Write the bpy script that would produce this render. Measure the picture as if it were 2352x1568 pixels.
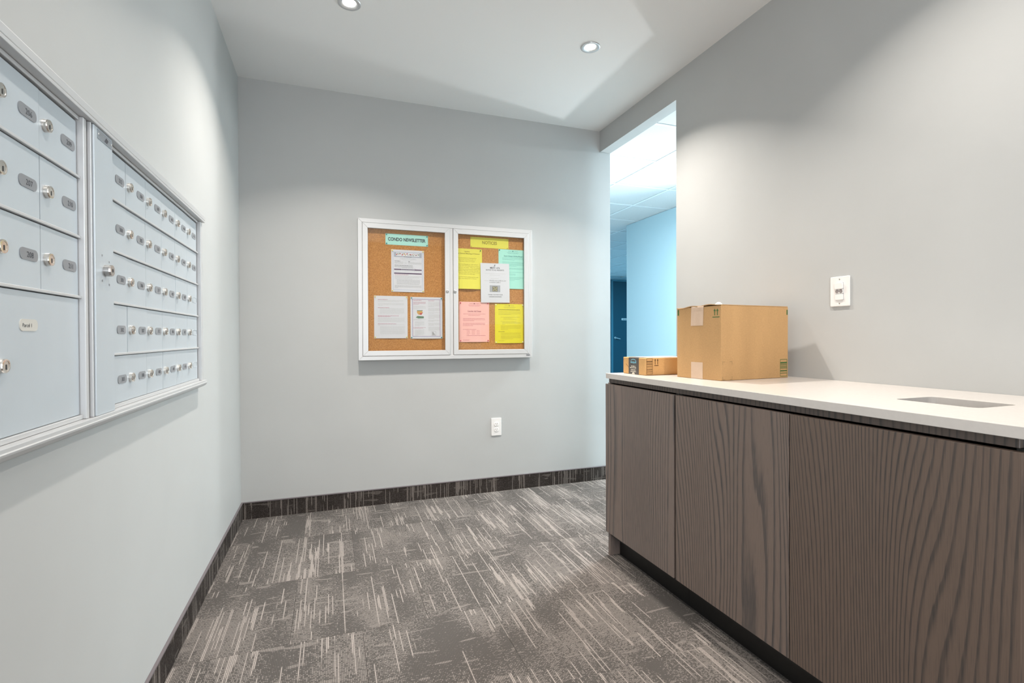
import bpy, bmesh, math, random
from mathutils import Vector, Matrix
random.seed(7)
for o in list(bpy.data.objects): bpy.data.objects.remove(o)
S = bpy.context.scene
COL = S.collection

# ---------------------------------------------------------------- room dimensions (metres)
XL, XR = -0.5126, 1.9524          # left wall, right wall
YB, YF = 3.423, -1.90             # back wall, wall behind the camera
ZC = 2.669                        # mail room ceiling
ZH = 2.510                        # underside of the opening's header
YJ = 2.515                        # near jamb of the opening
XO = 2.042                        # far face of the right wall
HZ = 2.58                         # corridor ceiling
HX = 3.735                        # corridor wall
HYE = 5.84                        # corridor wall's end
ZK = 0.917                        # worktop

# ---------------------------------------------------------------- camera
cam_d = bpy.data.cameras.new('camera'); cam = bpy.data.objects.new('camera', cam_d); COL.objects.link(cam)
cam_d.sensor_width = 36.0; cam_d.lens = 1160.04 / 2352 * 36.0; cam_d.clip_start = 0.02
yaw, pitch, roll = 0.345557, -0.009173, -0.003829
fw = Vector((math.sin(yaw), math.cos(yaw), 0)); rt = Vector((math.cos(yaw), -math.sin(yaw), 0)); up = Vector((0, 0, 1))
f2 = fw * math.cos(pitch) + up * math.sin(pitch); u2 = up * math.cos(pitch) - fw * math.sin(pitch)
r3 = rt * math.cos(roll) + u2 * math.sin(roll); u3 = u2 * math.cos(roll) - rt * math.sin(roll)
M = Matrix((r3, u3, -f2)).transposed().to_4x4(); M.translation = (0, 0, 1.10)
cam.matrix_world = M
S.camera = cam

# ---------------------------------------------------------------- world, large lights, exposure
W = bpy.data.worlds.new('world'); S.world = W; W.use_nodes = True
W.node_tree.nodes['Background'].inputs[0].default_value = (0.62, 0.78, 1.0, 1)
W.node_tree.nodes['Background'].inputs[1].default_value = 0.6
S.view_settings.view_transform = 'Standard'; S.view_settings.look = 'None'
S.view_settings.gamma = 1.0; S.view_settings.use_curve_mapping = False
S.view_settings.exposure = 0.46

def area(name, loc, target, sx, sy, power, color, shape='RECTANGLE', spread=math.pi):
    l = bpy.data.lights.new(name, 'AREA'); l.shape = shape; l.size = sx; l.size_y = sy
    l.energy = power; l.color = color; l.spread = spread
    o = bpy.data.objects.new(name, l); COL.objects.link(o); o.location = loc
    o.rotation_euler = (Vector(target) - Vector(loc)).to_track_quat('-Z', 'Y').to_euler()
    return o
# soft ambient fill added at an unseen doorway behind the camera, daylight down the corridor, a lamp on the corridor wall
area('doorway_fill', (0.02, YF + 0.06, 1.25), (0.5, 3, 1.5), 0.9, 2.2, 42, (0.92, 0.96, 1.0))
area('corridor_daylight', (2.80, -1.55, 1.45), (2.95, 5, 1.75), 0.5, 1.3, 48, (0.62, 0.86, 1.0))
area('corridor_fill', (2.32, 4.75, HZ - 0.03), (2.5, 4.75, 0), 0.4, 1.1, 8, (0.60, 0.87, 1.0))  # added fill for the corridor wall, hidden behind the back wall
area('corridor_near_fill', (3.22, 3.24, HZ - 0.03), (2.9, 3.2, 0), 0.45, 0.45, 84, (0.84, 0.95, 1.0))  # unseen fill added to brighten the left wall through the opening
area('corridor_wall_lamp', (3.60, 3.80, 1.78), (-0.5, 2.4, 2.1), 0.10, 0.10, 18, (0.90, 0.96, 1.0), 'DISK', math.radians(150))
area('corridor_far_fill', (6.6, 8.2, 2.5), (6.5, 8.3, 0), 1.2, 0.6, 120, (0.28, 0.68, 1.0))  # out-of-view fill added to brighten the far end and its door
POT_POWER = 21.0
POT_COLOR = (1.0, 0.93, 0.86)
POT_SPREAD = math.radians(116)

# ---------------------------------------------------------------- material helpers
def new_mat(name):
    m = bpy.data.materials.new(name); m.use_nodes = True
    nt = m.node_tree; b = nt.nodes['Principled BSDF']
    return m, nt, b
def N(nt, t, **kw):
    n = nt.nodes.new(t)
    for k, v in kw.items():
        if k in n.inputs: n.inputs[k].default_value = v
        else: setattr(n, k, v)
    return n
def L(nt, a, b): nt.links.new(a, b)
def ramp(nt, stops):
    r = nt.nodes.new('ShaderNodeValToRGB'); e = r.color_ramp.elements
    while len(e) < len(stops): e.new(0.5)
    for i, (p, c) in enumerate(stops): e[i].position = p; e[i].color = (*c, 1) if len(c) == 3 else c
    return r
def mth(nt, op, a, b=None, c=None):
    n = nt.nodes.new('ShaderNodeMath'); n.operation = op
    for i, v in enumerate((a, b, c)):
        if v is None: continue
        if isinstance(v, (int, float)): n.inputs[i].default_value = v
        else: nt.links.new(v, n.inputs[i])
    return n.outputs[0]
def lin(r, g, b):
    f = lambda c: (c / 255 / 12.92) if c / 255 <= 0.04045 else ((c / 255 + 0.055) / 1.055) ** 2.4
    return (f(r), f(g), f(b))
def plain(name, col, rough=0.5, metal=0.0, spec=0.5, noise=0.0, nscale=60, bump=0.0):
    m, nt, b = new_mat(name)
    b.inputs['Base Color'].default_value = (*col, 1); b.inputs['Roughness'].default_value = rough
    b.inputs['Metallic'].default_value = metal; b.inputs['Specular IOR Level'].default_value = spec
    if noise or bump:
        tc = N(nt, 'ShaderNodeTexCoord'); nz = N(nt, 'ShaderNodeTexNoise', Scale=nscale, Detail=4.0)
        L(nt, tc.outputs['Object'], nz.inputs['Vector'])
        if noise:
            r = ramp(nt, [(0.3, tuple(c * (1 - noise) for c in col)), (0.7, tuple(min(1, c * (1 + noise)) for c in col))])
            L(nt, nz.outputs['Fac'], r.inputs[0]); L(nt, r.outputs[0], b.inputs['Base Color'])
        if bump:
            bp = N(nt, 'ShaderNodeBump', Strength=bump, Distance=0.002)
            L(nt, nz.outputs['Fac'], bp.inputs['Height']); L(nt, bp.outputs[0], b.inputs['Normal'])
    return m

MAT = {}
MAT['wall'] = plain('wall_paint', (0.46, 0.465, 0.455), 0.55, spec=0.3, noise=0.02, nscale=3, bump=0.05)
MAT['ceil'] = plain('ceiling_paint', (0.74, 0.735, 0.72), 0.8, spec=0.2, bump=0.03, nscale=200)
MAT['corridor_wall'] = plain('corridor_paint', (0.52, 0.66, 0.71), 0.6, spec=0.3)
MAT['tile'] = plain('ceiling_tile_board', (0.66, 0.66, 0.655), 0.9, spec=0.1, noise=0.05, nscale=120, bump=0.25)
MAT['floor_bounce'] = plain('pale_bounce_floor', (0.62, 0.60, 0.57), 0.35, noise=0.03, nscale=5)  # pale reflector colour, bounces light up inside the corridor
MAT['maker'] = plain('etched_maker_plate', (0.30, 0.33, 0.36), 0.35, metal=0.3)
MAT['tbar'] = plain('tee_bar_paint', (0.80, 0.81, 0.81), 0.5)
MAT['alu'] = plain('anodised_aluminium', (0.51, 0.55, 0.58), 0.42, metal=0.35, noise=0.02, nscale=8)
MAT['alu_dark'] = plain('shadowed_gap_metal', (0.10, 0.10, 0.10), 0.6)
MAT['alu_frame'] = plain('frame_aluminium', (0.56, 0.56, 0.56), 0.40, metal=0.35)
MAT['board_frame'] = plain('satin_aluminium', (0.60, 0.60, 0.595), 0.42, metal=0.25)
MAT['chrome'] = plain('chrome', (0.85, 0.80, 0.74), 0.16, metal=1.0)
MAT['trim'] = plain('satin_chrome_trim', (0.62, 0.63, 0.64), 0.3, metal=0.7)
MAT['steel'] = plain('steel', (0.55, 0.53, 0.51), 0.28, metal=1.0)
MAT['black'] = plain('black_void', (0.012, 0.011, 0.010), 0.6)
MAT['plate'] = plain('grey_plastic_plate', (0.24, 0.25, 0.265), 0.35)
MAT['ink'] = plain('ink_dark', (0.035, 0.035, 0.045), 0.6)
MAT['white_plastic'] = plain('white_plastic', (0.80, 0.78, 0.755), 0.3)
MAT['white_card'] = plain('white_card', (0.56, 0.54, 0.49), 0.6)
MAT['grey_slot'] = plain('slot_grey', (0.25, 0.22, 0.21), 0.6)
MAT['quartz'] = plain('white_quartz', (0.61, 0.57, 0.53), 0.24, noise=0.02, nscale=90)
MAT['toe'] = plain('black_toe_board', (0.005, 0.0045, 0.004), 0.5, noise=0.3, nscale=40)
MAT['capstrip'] = plain('cap_strip_vinyl', (0.135, 0.115, 0.12), 0.45)
MAT['clear_tape'] = plain('clear_packing_tape', (0.60, 0.44, 0.32), 0.18, noise=0.04, nscale=25)
MAT['black_tape'] = plain('black_paper_tape', (0.085, 0.075, 0.07), 0.35)
MAT['tape_blue'] = plain('ink_sky_blue', (0.22, 0.58, 0.72), 0.5)
MAT['tape_white'] = plain('ink_cream', (0.68, 0.63, 0.52), 0.5)
MAT['green_ink'] = plain('ink_green', (0.055, 0.125, 0.03), 0.6)
MAT['brown_ink'] = plain('ink_brown', (0.10, 0.045, 0.012), 0.6)
MAT['tan_ink'] = plain('ink_tan', (0.24, 0.15, 0.06), 0.6)
MAT['lining'] = plain('tissue_paper', (0.85, 0.83, 0.80), 0.7)
MAT['door_blue'] = plain('dark_teal_door_paint', (0.004, 0.055, 0.082), 0.4)
MAT['frame_blue'] = plain('teal_door_frame_paint', (0.05, 0.17, 0.22), 0.4)
MAT['lever'] = plain('brushed_lever', (0.6, 0.62, 0.62), 0.3, metal=0.8)
for nm, c in {'paper_white': (0.70, 0.685, 0.73), 'paper_yellow': (0.78, 0.70, 0.11), 'paper_yellow2': (0.80, 0.70, 0.05),
              'paper_teal': (0.42, 0.78, 0.68), 'paper_teal2': (0.46, 0.78, 0.70), 'paper_pink': (0.95, 0.52, 0.47)}.items():
    MAT[nm] = plain(nm, c, 0.7, spec=0.2)
for nm, c in {'pr_dark': (0.06, 0.06, 0.07), 'pr_grey': (0.40, 0.39, 0.40), 'pr_light': (0.56, 0.55, 0.56), 'pr_red': (0.52, 0.20, 0.27),
              'pr_navy': (0.12, 0.07, 0.13), 'pr_blue': (0.36, 0.42, 0.62), 'pr_band': (0.42, 0.43, 0.50), 'pr_yel': (0.34, 0.27, 0.05),
              'pr_olive': (0.50, 0.42, 0.06), 'pr_teal': (0.10, 0.30, 0.28), 'pr_tealm': (0.20, 0.46, 0.41), 'pr_pink': (0.55, 0.18, 0.20),
              'pr_pinkd': (0.30, 0.09, 0.12), 'pr_orange': (0.62, 0.36, 0.13), 'pr_crimson': (0.55, 0.12, 0.12), 'pr_green': (0.15, 0.24, 0.16),
              'pr_photo': (0.40, 0.40, 0.43), 'pr_photo2': (0.23, 0.21, 0.16), 'pr_gold': (0.62, 0.56, 0.28)}.items():
    MAT[nm] = plain(nm, c, 0.7, spec=0.2)
for nm, c in {'pin_yellow': (0.75, 0.62, 0.08), 'pin_teal': (0.02, 0.25, 0.22), 'pin_red': (0.60, 0.06, 0.07), 'pin_white': (0.85, 0.82, 0.62),
              'pin_green': (0.03, 0.17, 0.08), 'pin_grey': (0.35, 0.35, 0.36)}.items():
    MAT[nm] = plain(nm, c, 0.3)

def cardboard(name, c):
    m, nt, b = new_mat(name)
    tc = N(nt, 'ShaderNodeTexCoord')
    n1 = N(nt, 'ShaderNodeTexNoise', Scale=7.0, Detail=3.0); n2 = N(nt, 'ShaderNodeTexNoise', Scale=260.0, Detail=2.0)
    mp = N(nt, 'ShaderNodeMapping'); mp.inputs['Scale'].default_value = (1, 1, 0.25)
    L(nt, tc.outputs['Object'], mp.inputs['Vector']); L(nt, mp.outputs[0], n1.inputs['Vector']); L(nt, tc.outputs['Object'], n2.inputs['Vector'])
    f = mth(nt, 'ADD', mth(nt, 'MULTIPLY', n1.outputs['Fac'], 0.6), mth(nt, 'MULTIPLY', n2.outputs['Fac'], 0.4))
    r = ramp(nt, [(0.35, tuple(x * 0.86 for x in c)), (0.65, tuple(x * 1.10 for x in c))])
    L(nt, f, r.inputs[0]); L(nt, r.outputs[0], b.inputs['Base Color']); b.inputs['Roughness'].default_value = 0.7
    b.inputs['Specular IOR Level'].default_value = 0.2
    return m
MAT['card'] = cardboard('cardboard_kraft', (0.50, 0.30, 0.135))
MAT['card2'] = cardboard('cardboard_light_kraft', (0.58, 0.34, 0.14))

def cork():
    m, nt, b = new_mat('cork')
    tc = N(nt, 'ShaderNodeTexCoord')
    n1 = N(nt, 'ShaderNodeTexNoise', Scale=240.0, Detail=5.0, Roughness=0.7); n2 = N(nt, 'ShaderNodeTexVoronoi', Scale=120.0)
    L(nt, tc.outputs['Object'], n1.inputs['Vector']); L(nt, tc.outputs['Object'], n2.inputs['Vector'])
    r = ramp(nt, [(0.28, (0.22, 0.085, 0.022)), (0.45, (0.47, 0.20, 0.055)), (0.62, (0.58, 0.27, 0.085)), (0.78, (0.70, 0.36, 0.14))])
    f = mth(nt, 'ADD', mth(nt, 'MULTIPLY', n1.outputs['Fac'], 0.8), mth(nt, 'MULTIPLY', n2.outputs['Distance'], 0.22))
    L(nt, f, r.inputs[0]); L(nt, r.outputs[0], b.inputs['Base Color']); b.inputs['Roughness'].default_value = 0.85
    bp = N(nt, 'ShaderNodeBump', Strength=0.3, Distance=0.001); L(nt, n1.outputs['Fac'], bp.inputs['Height']); L(nt, bp.outputs[0], b.inputs['Normal'])
    return m
MAT['cork'] = cork()

def glass():
    m = bpy.data.materials.new('pane_glass'); m.use_nodes = True; nt = m.node_tree; nt.nodes.clear()
    out = N(nt, 'ShaderNodeOutputMaterial'); tr = N(nt, 'ShaderNodeBsdfTransparent'); gl = N(nt, 'ShaderNodeBsdfGlossy', Roughness=0.02)
    ge = N(nt, 'ShaderNodeNewGeometry'); fr = N(nt, 'ShaderNodeFresnel'); L(nt, mth(nt, 'SUBTRACT', 1.5, mth(nt, 'MULTIPLY', ge.outputs['Backfacing'], 1.5 - 1 / 1.5)), fr.inputs['IOR']); mx = N(nt, 'ShaderNodeMixShader')
    tr.inputs[0].default_value = (0.97, 0.98, 0.97, 1)
    L(nt, fr.outputs[0], mx.inputs[0]); L(nt, tr.outputs[0], mx.inputs[1]); L(nt, gl.outputs[0], mx.inputs[2]); L(nt, mx.outputs[0], out.inputs[0])
    return m
MAT['glass'] = glass()

def emit(name, col, s):
    m, nt, b = new_mat(name); b.inputs['Emission Color'].default_value = (*col, 1); b.inputs['Emission Strength'].default_value = s
    return m
MAT['lens'] = emit('lamp_lens', (1.0, 0.96, 0.9), 30.0)

def wood(name, seed, k=1.0, warm=1.0, lines=52.0, amp=15.0):
    """dark stained oak with tall cathedral grain; u along y, v along z"""
    m, nt, b = new_mat(name)
    g = N(nt, 'ShaderNodeNewGeometry'); sp = N(nt, 'ShaderNodeSeparateXYZ'); L(nt, g.outputs['Position'], sp.inputs[0])
    u = mth(nt, 'ADD', sp.outputs['Y'], mth(nt, 'MULTIPLY', sp.outputs['X'], 0.35)); v = sp.outputs['Z']
    cb = N(nt, 'ShaderNodeCombineXYZ'); L(nt, mth(nt, 'MULTIPLY', u, 3.4), cb.inputs[0]); L(nt, mth(nt, 'MULTIPLY', v, 0.36), cb.inputs[1]); cb.inputs[2].default_value = seed
    n1 = N(nt, 'ShaderNodeTexNoise', Scale=1.0, Detail=1.0, Roughness=0.35); L(nt, cb.outputs[0], n1.inputs['Vector'])
    cb2 = N(nt, 'ShaderNodeCombineXYZ'); L(nt, mth(nt, 'MULTIPLY', u, 60.0), cb2.inputs[0]); L(nt, mth(nt, 'MULTIPLY', v, 5.0), cb2.inputs[1]); cb2.inputs[2].default_value = seed
    n2 = N(nt, 'ShaderNodeTexNoise', Scale=1.0, Detail=2.0); L(nt, cb2.outputs[0], n2.inputs['Vector'])
    ph = mth(nt, 'ADD', mth(nt, 'MULTIPLY', n1.outputs['Fac'], amp), mth(nt, 'ADD', mth(nt, 'MULTIPLY', u, lines), mth(nt, 'MULTIPLY', n2.outputs['Fac'], 0.40)))
    fr = mth(nt, 'FRACT', ph)
    band = ramp(nt, [(0.0, (0.1,) * 3), (0.50, (0.0,) * 3), (0.66, (0.35,) * 3), (0.80, (1.0,) * 3), (0.94, (1.0,) * 3), (1.0, (0.1,) * 3)])
    L(nt, fr, band.inputs[0])
    # fine pores
    cb3 = N(nt, 'ShaderNodeCombineXYZ'); L(nt, mth(nt, 'MULTIPLY', u, 420.0), cb3.inputs[0]); L(nt, mth(nt, 'MULTIPLY', v, 16.0), cb3.inputs[1]); cb3.inputs[2].default_value = seed + 3
    n3 = N(nt, 'ShaderNodeTexNoise', Scale=1.0, Detail=2.0); L(nt, cb3.outputs[0], n3.inputs['Vector'])
    pore = mth(nt, 'SUBTRACT', mth(nt, 'MULTIPLY', n3.outputs['Fac'], 0.9), 0.45)
    n4 = N(nt, 'ShaderNodeTexNoise', Scale=0.8, Detail=1.0); L(nt, cb.outputs[0], n4.inputs['Vector'])
    amp_ = mth(nt, 'ADD', mth(nt, 'MULTIPLY', n4.outputs['Fac'], 0.9), 0.15)
    fac = mth(nt, 'ADD', mth(nt, 'MULTIPLY', band.outputs[0], amp_), pore)
    col = ramp(nt, [(0.0, (0.150, 0.112, 0.092)), (0.35, (0.108, 0.084, 0.072)), (0.75, (0.056, 0.050, 0.048)), (1.0, (0.036, 0.034, 0.034))])
    for e_ in col.color_ramp.elements: e_.color = (e_.color[0] * k * warm, e_.color[1] * k, e_.color[2] * k / warm, 1)
    L(nt, fac, col.inputs[0]); L(nt, col.outputs[0], b.inputs['Base Color'])
    b.inputs['Roughness'].default_value = 0.42; b.inputs['Specular IOR Level'].default_value = 0.5
    bp = N(nt, 'ShaderNodeBump', Strength=0.12, Distance=0.001); bp.invert = True
    L(nt, fac, bp.inputs['Height']); L(nt, bp.outputs[0], b.inputs['Normal'])
    return m
MAT['wood0'] = wood('stained_oak_pale', 1.3, 1.36, 0.97, 62.0, 34.0)
MAT['wood1'] = wood('stained_oak_mid', 5.0, 1.20, 1.0, 66.0, 34.0)
MAT['wood2'] = wood('stained_oak_brown', 8.7, 0.86, 1.06, 74.0, 32.0)
MAT['wood3'] = wood('stained_oak_rail', 12.4, 0.75)

def carpet(name, axis_u, axis_v, dark, light, dens=0.0, pepk=0.42):
    """tufted loop pile: ribs run along v, pale dashes of random length, pepper of stitches"""
    m, nt, b = new_mat(name)
    g = N(nt, 'ShaderNodeNewGeometry'); sp = N(nt, 'ShaderNodeSeparateXYZ'); L(nt, g.outputs['Position'], sp.inputs[0])
    u, v = sp.outputs[axis_u], sp.outputs[axis_v]
    oi = N(nt, 'ShaderNodeObjectInfo'); rnd = mth(nt, 'MULTIPLY', oi.outputs['Random'], 97.0)
    P = 0.0054
    cu = mth(nt, 'DIVIDE', u, P); ci = mth(nt, 'FLOOR', cu); cf = mth(nt, 'FRACT', cu)
    def noise(x, y, z, detail=0.0):
        c = N(nt, 'ShaderNodeCombineXYZ')
        for i, t in enumerate((x, y, z)):
            if isinstance(t, (int, float)): c.inputs[i].default_value = t
            else: L(nt, t, c.inputs[i])
        n = N(nt, 'ShaderNodeTexNoise', Scale=1.0, Detail=detail); L(nt, c.outputs[0], n.inputs['Vector']); return n.outputs['Fac']
    def step(x, e, w): # smooth threshold
        mr = N(nt, 'ShaderNodeMapRange', interpolation_type='SMOOTHSTEP'); L(nt, x, mr.inputs[0])
        mr.inputs[1].default_value = e - w; mr.inputs[2].default_value = e + w; return mr.outputs[0]
    # zones inside a tile: plain zones, dense zones
    zone = mth(nt, 'ADD', noise(mth(nt, 'MULTIPLY', u, 6.5), mth(nt, 'MULTIPLY', v, 2.6), rnd, 1.0), mth(nt, 'MULTIPLY', mth(nt, 'SUBTRACT', oi.outputs['Random'], 0.5), 0.10))
    bun = noise(mth(nt, 'MULTIPLY', ci, 0.31), mth(nt, 'MULTIPLY', v, 2.4), mth(nt, 'ADD', rnd, 11.0), 1.0)      # bundles of several ribs
    dash = noise(mth(nt, 'MULTIPLY', ci, 7.31), mth(nt, 'MULTIPLY', v, 2.5), mth(nt, 'ADD', rnd, 31.0))           # single ribs
    pep = noise(mth(nt, 'MULTIPLY', ci, 5.17), mth(nt, 'MULTIPLY', v, 175.0), mth(nt, 'ADD', rnd, 53.0))           # stitches
    cross = noise(mth(nt, 'MULTIPLY', u, 9.0), mth(nt, 'MULTIPLY', v, 42.0), mth(nt, 'ADD', rnd, 71.0))           # short rows across
    a = step(mth(nt, 'ADD', bun, mth(nt, 'MULTIPLY', zone, 0.45)), 0.905 - dens, 0.012)
    c_ = step(mth(nt, 'ADD', dash, mth(nt, 'MULTIPLY', zone, 0.35)), 0.850 - dens, 0.012)
    d_ = mth(nt, 'MULTIPLY', step(mth(nt, 'ADD', pep, mth(nt, 'MULTIPLY', zone, 0.95)), 0.975 - dens, 0.10), pepk)
    e_ = mth(nt, 'MULTIPLY', step(cross, 0.73, 0.01), 0.5)
    fac = mth(nt, 'MAXIMUM', mth(nt, 'MAXIMUM', a, mth(nt, 'MULTIPLY', c_, 0.85)), mth(nt, 'MAXIMUM', d_, e_))
    # stitch modulation and rib profile
    st = noise(mth(nt, 'MULTIPLY', ci, 3.3), mth(nt, 'MULTIPLY', v, 230.0), 5.0)
    rib = mth(nt, 'SINE', mth(nt, 'MULTIPLY', cf, math.pi))
    rib2 = step(rib, 0.42, 0.30)
    fac2 = mth(nt, 'MULTIPLY', mth(nt, 'MULTIPLY', fac, rib2), mth(nt, 'ADD', mth(nt, 'MULTIPLY', st, 0.9), 0.45))
    fz = N(nt, 'ShaderNodeTexNoise', Scale=420.0, Detail=2.0); L(nt, g.outputs['Position'], fz.inputs['Vector'])
    base = N(nt, 'ShaderNodeMix', data_type='RGBA'); base.inputs[6].default_value = (*[x * 0.55 for x in dark], 1); base.inputs[7].default_value = (*[x * 1.45 for x in dark], 1)
    L(nt, mth(nt, 'MULTIPLY', fz.outputs['Fac'], mth(nt, 'ADD', mth(nt, 'MULTIPLY', rib, 0.65), 0.55)), base.inputs[0])
    mix = N(nt, 'ShaderNodeMix', data_type='RGBA'); mix.clamp_factor = True
    L(nt, fac2, mix.inputs[0]); L(nt, base.outputs[2], mix.inputs[6]); mix.inputs[7].default_value = (*light, 1)
    L(nt, mix.outputs[2], b.inputs['Base Color']); b.inputs['Roughness'].default_value = 0.95; b.inputs['Specular IOR Level'].default_value = 0.05
    h = mth(nt, 'ADD', mth(nt, 'MULTIPLY', rib, 0.6), fz.outputs['Fac'])
    bp = N(nt, 'ShaderNodeBump', Strength=0.35, Distance=0.002); L(nt, h, bp.inputs['Height']); L(nt, bp.outputs[0], b.inputs['Normal'])
    return m
CD, CLt = (0.084, 0.076, 0.070), (0.345, 0.303, 0.275)
MAT['carpet'] = carpet('carpet_tile_pile', 'X', 'Y', CD, CLt)
MAT['base_back'] = carpet('carpet_base_back_shaded', 'X', 'Z', (0.034, 0.028, 0.025), (0.22, 0.19, 0.17), 0.06, 0.16)  # same pile as the floor, colours darkened for shade on the upright strip
MAT['base_left'] = carpet('carpet_base_side_shaded', 'Y', 'Z', (0.034, 0.028, 0.025), (0.22, 0.19, 0.17), 0.06, 0.16)  # shade of the upright strip darkens the pile colours here too

# ---------------------------------------------------------------- mesh helpers
ORG = {}
class MB:
    def __init__(s): s.v = []; s.f = []; s.m = []
    def add(s, vs, fs, mi=0):
        n = len(s.v); s.v += [tuple(p) for p in vs]; s.f += [tuple(n + i for i in f) for f in fs]; s.m += [mi] * len(fs)
    def box(s, x0, x1, y0, y1, z0, z1, mi=0):
        x0, x1 = sorted((x0, x1)); y0, y1 = sorted((y0, y1)); z0, z1 = sorted((z0, z1))
        s.add([(x0, y0, z0), (x1, y0, z0), (x1, y1, z0), (x0, y1, z0), (x0, y0, z1), (x1, y0, z1), (x1, y1, z1), (x0, y1, z1)],
              [(0, 3, 2, 1), (4, 5, 6, 7), (0, 1, 5, 4), (1, 2, 6, 5), (2, 3, 7, 6), (3, 0, 4, 7)], mi); return s
    def prism(s, poly, fn, w0, w1, mi=0):
        """poly: 2D outline (counter-clockwise seen from +w); fn(u,v,w) -> world"""
        n = len(poly)
        s.add([fn(u, v, w0) for u, v in poly] + [fn(u, v, w1) for u, v in poly],
              [tuple(range(n - 1, -1, -1)), tuple(range(n, 2 * n))] + [(i, (i + 1) % n, n + (i + 1) % n, n + i) for i in range(n)], mi); return s
    def lathe(s, prof, fn, seg=24, mi=0, close=True):
        """prof: list of (radius, w); axis along w of fn"""
        n0 = len(s.v); k = len(prof)
        for r, w in prof:
            for j in range(seg):
                a = 2 * math.pi * j / seg; s.v.append(tuple(fn(r * math.cos(a), r * math.sin(a), w)))
        for i in range(k - 1):
            for j in range(seg):
                s.f.append((n0 + i * seg + j, n0 + i * seg + (j + 1) % seg, n0 + (i + 1) * seg + (j + 1) % seg, n0 + (i + 1) * seg + j)); s.m.append(mi)
        if close:
            s.f.append(tuple(n0 + j for j in range(seg - 1, -1, -1))); s.m.append(mi)
            s.f.append(tuple(n0 + (k - 1) * seg + j for j in range(seg))); s.m.append(mi)
        return s
    def mesh(s, name, mats, origin=(0, 0, 0), bevel=0.0, smooth=False, seg=2):
        me = bpy.data.meshes.new(name)
        o = Vector(origin)
        me.from_pydata([Vector(p) - o for p in s.v], [], s.f); me.update()
        for m in (mats if isinstance(mats, (list, tuple)) else [mats]): me.materials.append(m)
        for p, i in zip(me.polygons, s.m): p.material_index = i
        bm = bmesh.new(); bm.from_mesh(me)
        if bevel:
            ed = [e for e in bm.edges if len(e.link_faces) == 2 and e.calc_face_angle(0) > 0.5]
            bmesh.ops.bevel(bm, geom=ed, offset=bevel, segments=seg, profile=0.5, affect='EDGES', clamp_overlap=True)
        bmesh.ops.recalc_face_normals(bm, faces=[f for f in bm.faces])
        bm.to_mesh(me); bm.free()
        if smooth:
            for p in me.polygons: p.use_smooth = True
        return me
def link(name, data, parent=None, origin=None):
    o = bpy.data.objects.new(name, data); COL.objects.link(o)
    if origin is None: origin = ORG[parent.name] if parent else Vector((0, 0, 0))
    origin = Vector(origin); ORG[o.name] = origin
    if parent: o.parent = parent; o.location = origin - ORG[parent.name]
    else: o.location = origin
    return o
def part(name, mb, mats, parent=None, origin=None, bevel=0.0, smooth=False, seg=2):
    if origin is None: origin = ORG[parent.name] if parent else (0, 0, 0)
    return link(name, mb.mesh(name, mats, origin, bevel, smooth, seg), parent, origin)
def thing(name, loc, label, cat, group=None):
    o = link(name, None, None, loc); o.empty_display_size = 0.05; tag(o, label, cat, group); return o
def tag(o, label, cat, group=None):
    o['label'] = label; o['category'] = cat
    if group: o['group'] = group
    return o
def struct(o): o['kind'] = 'structure'; return o
def rrect(u0, u1, v0, v1, r, n=5):
    pts = []
    for cx, cy, a0 in ((u1 - r, v0 + r, -90), (u1 - r, v1 - r, 0), (u0 + r, v1 - r, 90), (u0 + r, v0 + r, 180)):
        for i in range(n + 1):
            a = math.radians(a0 + 90 * i / n); pts.append((cx + r * math.cos(a), cy + r * math.sin(a)))
    return pts
def F(o, U, V, Wd):
    o, U, V, Wd = Vector(o), Vector(U), Vector(V), Vector(Wd)
    return lambda u, v, w: o + U * u + V * v + Wd * w
BACK = F((0, YB, 0), (1, 0, 0), (0, 0, 1), (0, -1, 0))          # u = x, v = z, w out of the back wall
LEFT = F((XL, 0, 0), (0, 1, 0), (0, 0, 1), (1, 0, 0))           # u = y, v = z, w out of the left wall
RIGHT = F((XR, 0, 0), (0, -1, 0), (0, 0, 1), (-1, 0, 0))        # u = -y
CEIL = F((0, 0, ZC), (1, 0, 0), (0, -1, 0), (0, 0, -1))

_tc = {}
def text_polys(s, bold=False, res=2, off=0.018):
    k = (s, bold, res, off)
    if k in _tc: return _tc[k]
    c = bpy.data.curves.new('t', 'FONT'); c.body = s; c.size = 1.0; c.resolution_u = res; c.fill_mode = 'FRONT'
    if bold: c.offset = off
    o = bpy.data.objects.new('t', c); me = bpy.data.meshes.new_from_object(o)
    vs = [(v.co.x, v.co.y) for v in me.vertices]; fs = [tuple(p.vertices) for p in me.polygons]
    bpy.data.objects.remove(o); bpy.data.curves.remove(c); bpy.data.meshes.remove(me)
    xs = [v[0] for v in vs] or [0, 1]
    _tc[k] = (vs, fs, min(xs), max(xs)); return _tc[k]
def put_text(mb, s, fn, u, v, width=None, size=None, align='C', w=0.0003, mi=0, bold=False, res=2, flip=False, off=0.018):
    vs, fs, x0, x1 = text_polys(s, bold, res, off)
    k = size if size else width / (x1 - x0)
    kx = (width / (x1 - x0)) if (width and size) else k
    wd = (x1 - x0) * kx; u0 = {'C': u - wd / 2, 'L': u, 'R': u - wd}[align]
    sg = -1 if flip else 1
    if flip: u0 = {'C': u + wd / 2, 'L': u, 'R': u + wd}[align]
    mb.add([fn(u0 + sg * (x - x0) * kx, v + sg * y * k, w) for x, y in vs], fs, mi)
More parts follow.
